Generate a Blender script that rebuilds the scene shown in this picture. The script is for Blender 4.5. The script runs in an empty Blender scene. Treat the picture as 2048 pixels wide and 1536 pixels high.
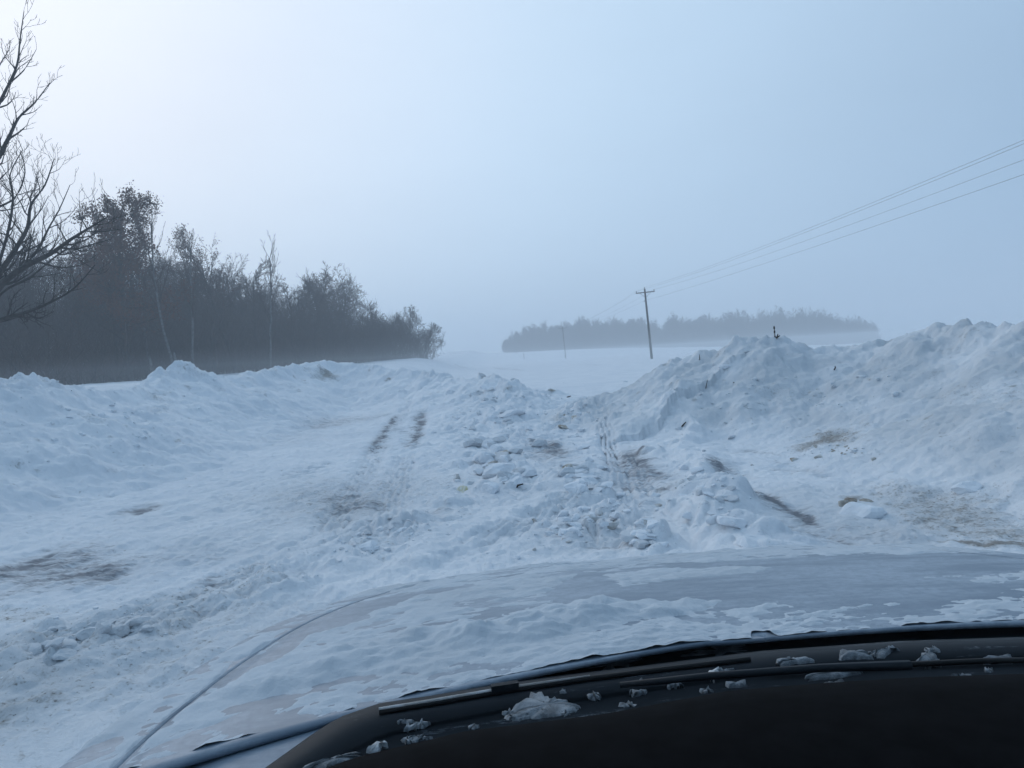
import bpy, math, random, time
_T0 = time.time()
import numpy as np
from mathutils import Matrix, Vector

random.seed(7)
rng = np.random.default_rng(7)
scn = bpy.context.scene
C = scn.collection
R = math.radians

# ------------------------------------------------------------------ camera
EYE = 1.5
F = 1500.0                       # focal length in pixels of the 2048 wide photograph
VPX, VPY, ROLL = 987.0, 714.0, R(3.5)
def nrm(v):
    v = np.asarray(v, float); return v / np.linalg.norm(v)
_Y = nrm([VPX - 1024, -(VPY - 768), -F])                      # world forward seen in camera axes
_u = np.array([-math.sin(ROLL), math.cos(ROLL), 0.0]); _u = nrm(_u - _u.dot(_Y) * _Y)
_X = np.cross(_Y, _u)
W2C = np.stack([_X, _Y, _u], axis=1)                          # camera = W2C @ world
C2W = W2C.T
cam_d = bpy.data.cameras.new('camera'); cam = bpy.data.objects.new('camera', cam_d); C.objects.link(cam)
M4 = Matrix([list(r) + [0] for r in C2W] + [[0, 0, 0, 1]]); M4.translation = Vector((0, 0, EYE))
cam.matrix_world = M4
cam_d.sensor_width = 36; cam_d.lens = F / 2048 * 36; cam_d.clip_start = 0.05; cam_d.clip_end = 4000
scn.camera = cam
scn.render.resolution_x, scn.render.resolution_y = 1024, 768

def ray(px, py):
    return C2W @ np.array([px - 1024, -(py - 768), -F])
def onz(px, py, z=0.0):                                       # pixel -> point on the level z
    d = ray(px, py); t = (z - EYE) / d[2]; return np.array([d[0] * t, d[1] * t, z])
def ony(px, py, D):                                           # pixel -> point D metres ahead
    d = ray(px, py); t = D / d[1]; return np.array([d[0] * t, D, EYE + d[2] * t])
def proj(p):
    c = W2C @ (np.asarray(p, float) - [0, 0, EYE]); return 1024 - F * c[0] / c[2], 768 + F * c[1] / c[2]

# ------------------------------------------------------------------ sky, sun, exposure
SUN_AZ, SUN_EL = R(-32), R(24)                                # left of the road, veiled by cloud
sdir = Vector((math.sin(SUN_AZ) * math.cos(SUN_EL), math.cos(SUN_AZ) * math.cos(SUN_EL), math.sin(SUN_EL)))
world = bpy.data.worlds.new('World'); scn.world = world; world.use_nodes = True
nt = world.node_tree; nt.nodes.clear()
def N(t, **k):
    n = nt.nodes.new(t)
    for a, b in k.items(): setattr(n, a, b)
    return n
out = N('ShaderNodeOutputWorld'); bg = N('ShaderNodeBackground'); bg2 = N('ShaderNodeBackground'); add = N('ShaderNodeMixShader'); add.inputs[0].default_value = 0.93
sky = N('ShaderNodeTexSky', sky_type='NISHITA', sun_disc=False)
sky.sun_elevation = SUN_EL; sky.sun_rotation = SUN_AZ; sky.dust_density = 4
bg.inputs[1].default_value = 0.05
nt.links.new(sky.outputs[0], bg.inputs[0])
tc = N('ShaderNodeTexCoord')
dot = N('ShaderNodeVectorMath', operation='DOT_PRODUCT'); dot.inputs[1].default_value = nrm([math.sin(R(-33)) * math.cos(R(27)), math.cos(R(-33)) * math.cos(R(27)), math.sin(R(27))])
nt.links.new(tc.outputs['Generated'], dot.inputs[0])
ramp = N('ShaderNodeValToRGB'); ramp.color_ramp.interpolation = 'LINEAR'
SKY = np.array([(0.0, .165, .297, .465), (.30, .18, .322, .50), (.50, .23, .392, .59), (.66, .33, .505, .72), (.76, .44, .62, .83), (.84, .54, .73, .94), (.90, .645, .84, 1.05), (.935, .73, .90, 1.10), (.965, .80, .94, 1.12), (.985, .87, .97, 1.13), (1.0, .90, .98, 1.13)])
_t = np.linspace(0, 1, 401); _cols = np.stack([np.interp(_t, SKY[:, 0], SKY[:, k]) for k in (1, 2, 3)], 1)
_k = np.hanning(33); _k /= _k.sum(); _cols = np.stack([np.convolve(np.pad(_cols[:, k], 16, mode='edge'), _k, 'valid') for k in range(3)], 1)
_pos = np.concatenate([np.linspace(0, .7, 9)[:-1], np.linspace(.7, 1, 20)])
e = ramp.color_ramp.elements
for p_ in _pos[1:-1]: e.new(float(p_))
for i_, p_ in enumerate(_pos): e[i_].position = float(p_); e[i_].color = (*_cols[int(round(p_ * 400))], 1)
mr = N('ShaderNodeMapRange'); mr.inputs[1].default_value = -1; mr.inputs[2].default_value = 1
nt.links.new(dot.outputs['Value'], mr.inputs[0]); nt.links.new(mr.outputs[0], ramp.inputs[0])
cn = N('ShaderNodeTexNoise'); cn.inputs['Scale'].default_value = 2.2; cn.inputs['Detail'].default_value = 5; cm = N('ShaderNodeMapping'); cm.inputs['Scale'].default_value = (1, 1, 2.6)
nt.links.new(tc.outputs['Generated'], cm.inputs[0]); nt.links.new(cm.outputs[0], cn.inputs['Vector'])
cv = N('ShaderNodeMapRange'); cv.inputs[1].default_value = .3; cv.inputs[2].default_value = .7; cv.inputs[3].default_value = .965; cv.inputs[4].default_value = 1.035; nt.links.new(cn.outputs[0], cv.inputs[0])
cs = N('ShaderNodeVectorMath', operation='SCALE'); nt.links.new(ramp.outputs[0], cs.inputs[0]); nt.links.new(cv.outputs[0], cs.inputs['Scale'])
nt.links.new(cs.outputs[0], bg2.inputs[0]); bg2.inputs[1].default_value = 1.0
nt.links.new(bg.outputs[0], add.inputs[1]); nt.links.new(bg2.outputs[0], add.inputs[2]); nt.links.new(add.outputs[0], out.inputs[0])

sun_d = bpy.data.lights.new('sun', 'SUN'); sun_d.energy = 0.5; sun_d.angle = R(40); sun_d.color = (1.0, 0.97, 0.93)
sun = bpy.data.objects.new('sun', sun_d); C.objects.link(sun)
sun.rotation_euler = sdir.to_track_quat('Z', 'Y').to_euler(); sun.location = (-20, 10, 40)

vs = scn.view_settings
vs.view_transform = 'Standard'; vs.look = 'None'; vs.exposure = 0.0; vs.gamma = 1; vs.use_curve_mapping = False
scn.render.engine = 'CYCLES'
cy = scn.cycles
cy.use_denoising = True; cy.volume_bounces = 2; cy.max_bounces = 8; cy.diffuse_bounces = 3; cy.glossy_bounces = 2; cy.transparent_max_bounces = 8
cy.use_adaptive_sampling = True; cy.adaptive_threshold = 0.02

# ------------------------------------------------------------------ noise
def _h(ix, iy, s):
    a = (ix.astype(np.int64) * 374761393 + iy.astype(np.int64) * 668265263 + s * 982451653) & 0xffffffff
    a = ((a ^ (a >> 13)) * 1274126177) & 0xffffffff
    a = ((a ^ (a >> 16)) * 2246822519) & 0xffffffff
    return (a ^ (a >> 15)) & 0xffffffff
def h01(ix, iy, s): return _h(ix, iy, s) / 4294967296.0
def pn(x, y, s=0):
    ix = np.floor(x); iy = np.floor(y); fx = x - ix; fy = y - iy
    ix = ix.astype(np.int64); iy = iy.astype(np.int64)
    ux = fx * fx * fx * (fx * (fx * 6 - 15) + 10); uy = fy * fy * fy * (fy * (fy * 6 - 15) + 10)
    def g(dx, dy):
        a = h01(ix + dx, iy + dy, s) * (2 * np.pi); return np.cos(a) * (fx - dx) + np.sin(a) * (fy - dy)
    a = g(0, 0); b = g(1, 0); c = g(0, 1); d = g(1, 1)
    return ((a + (b - a) * ux) * (1 - uy) + (c + (d - c) * ux) * uy) * 1.5
def fbm(x, y, o=4, s=0, gain=0.5):
    t = 0; a = 1.0; f = 1.0
    for k in range(o):
        t = t + a * pn(x * f + 17.3 * k, y * f - 9.1 * k, s + k); a *= gain; f *= 2.03
    return t
def lumps(x, y, s=0, fill=0.7):                               # field of rounded, broken lumps, height 0..1
    ix = np.floor(x).astype(np.int64); iy = np.floor(y).astype(np.int64); best = np.zeros_like(x)
    for dx in (-1, 0, 1):
        for dy in (-1, 0, 1):
            cx, cy_ = ix + dx, iy + dy
            px = cx + h01(cx, cy_, s); py = cy_ + h01(cx, cy_, s + 1)
            r = 0.25 + 0.55 * h01(cx, cy_, s + 2) ** 2; on = h01(cx, cy_, s + 3) < fill
            an = h01(cx, cy_, s + 4) * 6.283; st = 0.7 + 0.7 * h01(cx, cy_, s + 5)
            ex = (x - px) * np.cos(an) + (y - py) * np.sin(an); ey = (-(x - px) * np.sin(an) + (y - py) * np.cos(an)) * st
            q = np.maximum(np.abs(ex) * 0.55 + np.abs(ey) * 0.65, np.hypot(ex, ey) * 0.92) / r
            best = np.maximum(best, np.where(on, np.sqrt(np.clip(1 - q ** 2, 0, 1)) * r * 1.3, 0))
    return best
def sm(a, b, x):
    t = np.clip((x - a) / (b - a), 0, 1); return t * t * (3 - 2 * t)

# ------------------------------------------------------------------ materials
def mat(name):
    m = bpy.data.materials.new(name); m.use_nodes = True
    return m, m.node_tree, m.node_tree.nodes['Principled BSDF']
def mnode(t, ty, **k):
    n = t.nodes.new(ty)
    for a, b in k.items():
        if a in ('operation', 'blend_type', 'data_type', 'attribute_name', 'noise_dimensions', 'interpolation_type', 'feature', 'wave_type', 'bands_direction'): setattr(n, a, b)
        else: n.inputs[a].default_value = b
    return n
def mixc(t, fac, a, b, bt='MIX'):
    n = t.nodes.new('ShaderNodeMix'); n.data_type = 'RGBA'; n.blend_type = bt
    for s, v in ((0, fac), (6, a), (7, b)):
        if hasattr(v, 'is_linked'): t.links.new(v, n.inputs[s])
        else: n.inputs[s].default_value = v if s == 0 else (*v, 1)
    return n.outputs[2]
def obj_co(t, scale=(1, 1, 1), rot=(0, 0, 0)):
    g = t.nodes.new('ShaderNodeNewGeometry'); m = t.nodes.new('ShaderNodeMapping')
    m.inputs['Scale'].default_value = scale; m.inputs['Rotation'].default_value = rot
    t.links.new(g.outputs['Position'], m.inputs[0]); return m.outputs[0]
def noise(t, co, scale, detail=4, rough=0.55):
    n = t.nodes.new('ShaderNodeTexNoise'); n.inputs['Scale'].default_value = scale; n.inputs['Detail'].default_value = detail; n.inputs['Roughness'].default_value = rough
    t.links.new(co, n.inputs['Vector']); return n.outputs[0]
def rng_map(t, v, a, b, c=0.0, d=1.0):
    n = t.nodes.new('ShaderNodeMapRange'); n.interpolation_type = 'SMOOTHSTEP'
    n.inputs[1].default_value = a; n.inputs[2].default_value = b; n.inputs[3].default_value = c; n.inputs[4].default_value = d
    t.links.new(v, n.inputs[0]); return n.outputs[0]
def math_(t, op, a, b):
    n = t.nodes.new('ShaderNodeMath'); n.operation = op
    for i, v in enumerate((a, b)):
        if hasattr(v, 'is_linked'): t.links.new(v, n.inputs[i])
        else: n.inputs[i].default_value = v
    return n.outputs[0]
def bump(t, bsdf, hgt, strength, dist):
    n = t.nodes.new('ShaderNodeBump'); n.inputs['Strength'].default_value = strength; n.inputs['Distance'].default_value = dist
    t.links.new(hgt, n.inputs['Height']); t.links.new(n.outputs[0], bsdf.inputs['Normal'])

SNOW = (0.80, 0.82, 0.85); ASPH = (0.092, 0.092, 0.108); MUD = (0.215, 0.192, 0.165)
def snow_ground():
    m, t, b = mat('packed_snow')
    co = obj_co(t)
    big = noise(t, co, 0.6, 5); fine = noise(t, co, 9.0, 5, 0.6); grit = noise(t, co, 42.0, 3, 0.6)
    base = mixc(t, rng_map(t, big, 0.35, 0.7), (0.83, 0.84, 0.86), (0.74, 0.765, 0.80))
    base = mixc(t, rng_map(t, fine, 0.5, 0.75, 0, 0.35), base, (0.66, 0.68, 0.71))
    at = lambda nm: (lambda n: n.outputs['Fac'])(mnode(t, 'ShaderNodeAttribute', attribute_name=nm))
    d, a = at('dirt'), at('bare')
    st = noise(t, obj_co(t, (1.6, 7.0, 3.0), (0, 0, R(8))), 1.6, 6, 0.65)
    dm = rng_map(t, math_(t, 'ADD', math_(t, 'MULTIPLY', d, 0.9), math_(t, 'ADD', math_(t, 'MULTIPLY', math_(t, 'SUBTRACT', fine, 0.5), 1.0), math_(t, 'MULTIPLY', math_(t, 'SUBTRACT', grit, 0.5), .8))), 0.15, 0.75)
    dm = math_(t, 'MAXIMUM', dm, rng_map(t, d, .1, 1.0, 0.0, .75))
    dm = math_(t, 'MULTIPLY', dm, rng_map(t, d, 0.0, 0.12))
    base = mixc(t, math_(t, 'MULTIPLY', at('dim_grime'), .9), base, (0.56, 0.585, 0.61))
    base = mixc(t, math_(t, 'MULTIPLY', dm, 0.85), base, MUD)
    speck = math_(t, 'MULTIPLY', rng_map(t, grit, 0.62, 0.70), rng_map(t, d, 0.02, 0.4, 0.0, 0.8))
    spk2 = math_(t, 'MULTIPLY', rng_map(t, noise(t, co, 17.0, 2, .6), 0.665, 0.72), rng_map(t, noise(t, co, 1.3, 3), .42, .6, 0.0, .42))
    base = mixc(t, spk2, base, (0.20, 0.18, 0.16))
    base = mixc(t, speck, base, (0.10, 0.08, 0.06))
    st2 = noise(t, obj_co(t, (3.6, 17.0, 5.0), (0, 0, R(12))), 1.7, 5, 0.7)
    st = math_(t, 'ADD', math_(t, 'MULTIPLY', st, .55), math_(t, 'MULTIPLY', st2, .45))
    am = rng_map(t, math_(t, 'ADD', a, math_(t, 'MULTIPLY', math_(t, 'SUBTRACT', st, 0.5), 2.6)), 0.25, 0.95)
    am = math_(t, 'MAXIMUM', am, math_(t, 'MULTIPLY', rng_map(t, a, 0.05, 1.0), rng_map(t, st2, .3, .7, .25, .70)))
    am = math_(t, 'MULTIPLY', am, rng_map(t, a, 0.0, 0.15))
    base = mixc(t, math_(t, 'MULTIPLY', am, 0.80), base, ASPH)
    t.links.new(base, b.inputs['Base Color']); b.inputs['Roughness'].default_value = 0.85
    b.inputs['Specular IOR Level'].default_value = 0.2
    bump(t, b, noise(t, co, 11.0, 8, 0.68), 0.6, 0.05)
    return m
def plain_snow(name='snow', tint=SNOW, bs=18.0, bd=0.02):
    m, t, b = mat(name); co = obj_co(t)
    base = mixc(t, rng_map(t, noise(t, co, 3.0, 5), 0.4, 0.7), tint, tuple(c * 0.9 for c in tint))
    t.links.new(base, b.inputs['Base Color']); b.inputs['Roughness'].default_value = 0.85; b.inputs['Specular IOR Level'].default_value = 0.2
    bump(t, b, noise(t, co, bs, 6, 0.7), 0.5, bd); return m
def dirty_snow(name, ca, cb, lo=0.35, hi=0.65, sc=7.0):
    m, t, b = mat(name); co = obj_co(t)
    base = mixc(t, rng_map(t, noise(t, co, sc, 5, 0.65), lo, hi), ca, cb)
    t.links.new(base, b.inputs['Base Color']); b.inputs['Roughness'].default_value = 0.9; b.inputs['Specular IOR Level'].default_value = 0.2
    bump(t, b, noise(t, co, 25.0, 6, 0.7), 0.6, 0.02); return m
def bark(name, ca, cb, sc=6.0, zs=0.25):
    m, t, b = mat(name); co = obj_co(t, (1, 1, zs))
    base = mixc(t, rng_map(t, noise(t, co, sc, 5, 0.6), 0.35, 0.68), ca, cb)
    t.links.new(base, b.inputs['Base Color']); b.inputs['Roughness'].default_value = 0.95; b.inputs['Specular IOR Level'].default_value = 0.1; return m
def flat(name, col, rough=0.6, spec=0.4, var=0.12, sc=8.0, metal=0.0):
    m, t, b = mat(name); co = obj_co(t)
    base = mixc(t, rng_map(t, noise(t, co, sc, 5, 0.6), 0.3, 0.7), col, tuple(c * (1 - var * 2) for c in col))
    t.links.new(base, b.inputs['Base Color']); b.inputs['Roughness'].default_value = rough; b.inputs['Specular IOR Level'].default_value = spec; b.inputs['Metallic'].default_value = metal
    return m

M_GROUND = snow_ground()
M_SNOW = plain_snow()
M_MUD = dirty_snow('frozen_mud', (0.50, 0.46, 0.41), (0.19, 0.16, 0.13))
M_DULL = plain_snow('dull_snow', (0.62, 0.64, 0.665))
M_BROWN = dirty_snow('sanded_snow', (0.72, 0.72, 0.70), (0.30, 0.25, 0.19))
M_GREYICE = dirty_snow('grey_slush', (0.74, 0.75, 0.76), (0.38, 0.35, 0.32))
M_YELLOW = dirty_snow('yellow_stained_snow', (0.78, 0.78, 0.74), (0.52, 0.46, 0.20))
M_BARK = bark('grey_bark', (0.060, 0.052, 0.048), (0.032, 0.028, 0.027))
M_TWIG = bark('brown_twig', (0.078, 0.054, 0.046), (0.046, 0.034, 0.031))
M_BIRCH = bark('pale_birch_bark', (0.17, 0.165, 0.16), (0.085, 0.08, 0.076), 3.0, 2.0)
M_LEAF = bark('dry_oak_leaf', (0.145, 0.060, 0.036), (0.085, 0.040, 0.028), 2.0, 1.0)
M_FROST = bark('snow_coated_twig', (0.62, 0.64, 0.67), (0.30, 0.30, 0.31))
M_WOOD = bark('weathered_pole', (0.13, 0.115, 0.10), (0.075, 0.068, 0.062), 5.0, 0.08)
M_STEEL = flat('dull_steel', (0.16, 0.165, 0.17), 0.5, 0.4)
M_CERAMIC = flat('grey_insulator', (0.10, 0.10, 0.11), 0.3, 0.5)
M_WIRE = flat('wire', (0.10, 0.105, 0.11), 0.6, 0.3)
M_STICK = flat('dark_stick', (0.035, 0.028, 0.024), 0.9, 0.1)

# ------------------------------------------------------------------ object helpers
def mesh_np(name, V, Fa, m, smooth=True):
    me = bpy.data.meshes.new(name); V = np.asarray(V, np.float32); Fa = np.asarray(Fa, np.int32)
    k = Fa.shape[1]; n = len(Fa)
    me.vertices.add(len(V)); me.vertices.foreach_set('co', V.ravel())
    me.loops.add(n * k); me.loops.foreach_set('vertex_index', Fa.ravel())
    me.polygons.add(n); me.polygons.foreach_set('loop_start', np.arange(0, n * k, k, dtype=np.int32))
    me.update(calc_edges=True)
    me.polygons.foreach_set('use_smooth', np.full(n, smooth, bool))
    me.materials.append(m); return me
def link(name, me, parent=None, **props):
    o = bpy.data.objects.new(name, me); C.objects.link(o)
    if parent is not None: o.parent = parent
    for k, v in props.items(): o[k] = v
    return o
def empty(name, loc, label, cat, group=None, rz=0.0):
    o = bpy.data.objects.new(name, None); C.objects.link(o); o.location = loc; o.rotation_euler = (0, 0, rz)
    o['label'] = label; o['category'] = cat
    if group: o['group'] = group
    return o
def tag(o, label, cat, group=None):
    o['label'] = label; o['category'] = cat
    if group: o['group'] = group
    return o
class MB:                                                      # collects tubes, boxes into one mesh
    def __init__(s): s.v = []; s.f = []; s.n = 0
    def add(s, V, Fq):
        s.v.append(np.asarray(V, float)); s.f += [tuple(i + s.n for i in f) for f in Fq]; s.n += len(V)
    def tube(s, pts, rad, k=6, cap=True):
        pts = [np.asarray(p, float) for p in pts]; V = []
        for i, p in enumerate(pts):
            d = pts[min(i + 1, len(pts) - 1)] - pts[max(i - 1, 0)]; d = d / (np.linalg.norm(d) + 1e-9)
            a = np.cross(d, (0.31, 0.87, 0.38) if abs(d[2]) > .8 else (0, 0, 1)); a /= np.linalg.norm(a) + 1e-9; b = np.cross(d, a)
            r = rad[i] if hasattr(rad, '__len__') else rad
            for j in range(k):
                t = 2 * math.pi * j / k; V.append(p + (a * math.cos(t) + b * math.sin(t)) * r)
        Fq = [(i * k + j, i * k + (j + 1) % k, (i + 1) * k + (j + 1) % k, (i + 1) * k + j) for i in range(len(pts) - 1) for j in range(k)]
        if cap: Fq += [tuple(range(k))[::-1], tuple((len(pts) - 1) * k + j for j in range(k))]
        s.add(V, Fq)
    def box(s, c, ax, ay, az):
        c, ax, ay, az = (np.asarray(q, float) for q in (c, ax, ay, az))
        V = [c + ax * i + ay * j + az * k for i in (-1, 1) for j in (-1, 1) for k in (-1, 1)]
        s.add(V, [(0, 1, 3, 2), (4, 6, 7, 5), (0, 4, 5, 1), (2, 3, 7, 6), (0, 2, 6, 4), (1, 5, 7, 3)])
    def mesh(s, name, m, smooth=True):
        me = bpy.data.meshes.new(name); me.from_pydata(np.concatenate(s.v).tolist(), [], s.f); me.update()
        me.polygons.foreach_set('use_smooth', np.full(len(me.polygons), smooth, bool)); me.materials.append(m); return me

# ------------------------------------------------------------------ terrain
def ridge(pts, x, y):
    """Height of a ridge along a polyline of (x, y, height, width left of travel, width right of travel)."""
    best = np.zeros_like(x)
    for a, b in zip(pts[:-1], pts[1:]):
        ax, ay, bx, by = a[0], a[1], b[0], b[1]; dx, dy = bx - ax, by - ay; L2 = dx * dx + dy * dy
        t = np.clip(((x - ax) * dx + (y - ay) * dy) / L2, 0, 1)
        qx, qy = x - (ax + t * dx), y - (ay + t * dy); d = np.hypot(qx, qy)
        left = (dx * qy - dy * qx) > 0
        h = a[2] + (b[2] - a[2]) * t
        w = np.where(left, a[3] + (b[3] - a[3]) * t, a[4] + (b[4] - a[4]) * t)
        q = np.clip(d / w, 0, 1.0)
        best = np.maximum(best, h * ((1 - q) ** 1.15))
    return best
def crest(lst, wl, wr):                                        # (px, py, distance) -> ridge points
    o = []
    for e_ in lst:
        p = ony(*e_[:3]); w1, w2 = (e_[3], e_[4]) if len(e_) > 3 else (wl, wr)
        o.append((p[0], p[1], p[2], w1, w2))
    return o
LEFT_CREST = [(-8.6, 3, 1.5, 4, 3.0), (-8.4, 9, 1.62, 4, 3.2)] + crest([
    (0, 755, 12.2), (60, 757, 13.0), (105, 777, 13.8), (140, 773, 14.4), (215, 784, 15.6), (300, 766, 17.8), (340, 742, 19.0), (372, 726, 20.0, 2.6, 3.4), (402, 752, 20.8, 3, 3.4),
    (450, 757, 23.0), (520, 742, 26.0), (590, 730, 28.5), (650, 721, 30.0), (700, 727, 30.0), (770, 737, 29.0), (850, 742, 27.6)], 4.0, 3.4)
CENTRE_CREST = crest([(850, 744, 27.4, 3, 3), (920, 757, 25, 2.5, 3), (985, 758, 22.5, 2.5, 3.2), (1020, 768, 20.5, 2.2, 2.4), (1040, 792, 18.0, 1.6, 2.0), (1030, 840, 15.5, 1.5, 1.5)], 2.5, 2.5) 
CENTRE_SIDE = crest([(985, 758, 22.5, 2.2, 2.0), (1060, 779, 21.5, 2, 2.0), (1110, 783, 21.5, 1.7, 2.2), (1165, 806, 20.5, 1.2, 1.6)], 2, 2)
CENTRE_LOW = crest([(1010, 885, 13.6, 1.1, 1.3), (1000, 935, 11.6, 1.0, 1.0), (1020, 955, 10.6, .8, .8)], 1, 1)
RIGHT_CREST = crest([(1225, 830, 16.5, 1.5, 1.8), (1270, 782, 16.2, 2.0, 2.4), (1330, 742, 15.6, 3, 3.2), (1395, 706, 15.0, 4, 3.2), (1445, 704, 14.6, 4, 3.3), (1490, 680, 14.2, 4, 3.3), (1535, 668, 14.0, 4, 3.4),
    (1562, 682, 14.2, 4, 3.4), (1600, 691, 13.8, 4, 3.4), (1665, 690, 13.5, 4, 3.7), (1735, 688, 13.1, 4, 3.7), (1800, 668, 13.0, 4, 3.4), (1875, 645, 12.2, 4, 3.7), (1960, 650, 11.4, 4, 3.7), (2048, 648, 10.6, 4, 3.7)], 4, 4)
RIGHT_CREST += [(7.9, 7.5, 1.5, 4, 3.4), (8.2, 3, 1.45, 4, 3.0), (8.4, -6, 1.4, 4, 3)]
LOBE = [tuple(p) + (2.2, 1.9) for p in (ony(1780, 848, 10.2), ony(1900, 812, 8.8), ony(2048, 792, 7.6))] + [(6.0, 5.2, 0.8, 2, 1.9), (6.4, 0, 0.7, 2, 1.9)]

def ellipses(x, y, lst):
    t = np.zeros_like(x)
    for cx, cy_, hw, hh, rot, s in lst:                        # pixel ellipse laid on the road plane
        o = onz(cx, cy_); a = onz(cx + hw * math.cos(R(rot)), cy_ + hw * math.sin(R(rot))) - o; b = onz(cx - hh * math.sin(R(rot)), cy_ + hh * math.cos(R(rot))) - o
        det = a[0] * b[1] - a[1] * b[0]
        u = ((x - o[0]) * b[1] - (y - o[1]) * b[0]) / det; v = (a[0] * (y - o[1]) - a[1] * (x - o[0])) / det
        q = np.hypot(u, v); t = np.maximum(t, s * np.clip(1.35 - q, 0, 1))
    return t
BARE = [(110, 1140, 190, 50, -12, .62), (200, 1150, 90, 24, -4, .6), (700, 1005, 90, 34, -4, .55), (655, 845, 110, 14, -7, .5), (1270, 935, 95, 58, 28, .62), (1575, 1020, 130, 26, 24, .62), (1650, 1075, 150, 26, 4, .5), (1445, 945, 60, 20, 8, .6), (1100, 905, 70, 34, 4, .55), (690, 985, 260, 70, -6, .30), (300, 1130, 330, 50, -10, .30), (820, 1050, 160, 30, -8, .30), (1180, 1060, 140, 50, -8, .34), (1700, 1060, 200, 50, 6, .34), (1290, 1000, 80, 60, 20, .3), (560, 880, 200, 18, -6, .28), (70, 1122, 130, 20, -17, .85), (180, 1145, 130, 30, -10, .72), (60, 1168, 110, 16, -12, .68), (270, 1023, 42, 8, -12, .8), (305, 1015, 30, 5, -10, .6), (100, 1014, 36, 5, -8, .6),
        (650, 850, 90, 9, -7, .5), (740, 836, 60, 6, -9, .45), (680, 1000, 75, 18, -6, .52), (740, 1003, 40, 12, 0, .5), (1100, 900, 48, 24, 6, .74), (1075, 892, 25, 14, 0, .7), (1270, 920, 55, 28, 25, .8), (1300, 945, 60, 18, 22, .7),
        (1262, 968, 55, 8, 0, .6), (1440, 948, 42, 13, 8, .85), (1545, 1000, 70, 13, 27, 1.0), (1610, 1035, 60, 13, 22, .9), (1640, 1075, 110, 20, 5, .62), (1700, 1090, 60, 14, 5, .7), (1600, 943, 70, 8, 4, .5), (1500, 905, 60, 4, 2, .45),
        (1180, 1060, 70, 30, -10, .45), (1230, 1085, 90, 14, 0, .5), (1140, 940, 60, 14, -8, .55), (860, 1030, 60, 10, -10, .42), (430, 1165, 60, 8, -12, .4), (440, 1160, 30, 5, -20, .6), (700, 972, 40, 8, -4, .5),
        (1820, 1100, 90, 12, 6, .4), (340, 875, 60, 3, -4, .35), (1500, 735, 70, 2, 0, .2), (1010, 738, 40, 1.5, 5, .6), (1180, 730, 30, 1.2, 2, .5), (920, 738, 20, 1.2, 2, .5)]
DIRT = [(1660, 904, 82, 15, 2, 1.0), (1730, 900, 30, 10, -15, .8), (1900, 1020, 190, 34, 14, .48), (2010, 1060, 90, 24, 14, .55), (1990, 1085, 90, 8, 6, .8), (80, 1290, 160, 40, -10, .34), (40, 1420, 120, 40, -15, .5), (330, 1270, 60, 16, -15, .35), (180, 1320, 420, 150, -14, .24), (700, 985, 230, 60, -6, .26), (420, 1180, 200, 40, -14, .25),
        (60, 1215, 80, 18, -5, .4), (250, 1240, 200, 30, -10, .22), (1180, 830, 60, 12, 0, .2), (1120, 857, 30, 6, 0, .5), (1380, 985, 60, 20, 20, .3), (700, 995, 110, 40, 0, .25), (1050, 975, 120, 30, 0, .15), (790, 1095, 90, 20, 0, .2), (1720, 1000, 60, 8, 0, .6)]
def line_mask(x, y, a, b, w):
    a, b = onz(*a), onz(*b); dx, dy = b[0] - a[0], b[1] - a[1]; L = math.hypot(dx, dy)
    s = ((x - a[0]) * dx + (y - a[1]) * dy) / L; d = ((x - a[0]) * -dy + (y - a[1]) * dx) / L
    return s, d, (np.abs(d) < w) & (s > 0) & (s < L), L
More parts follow.
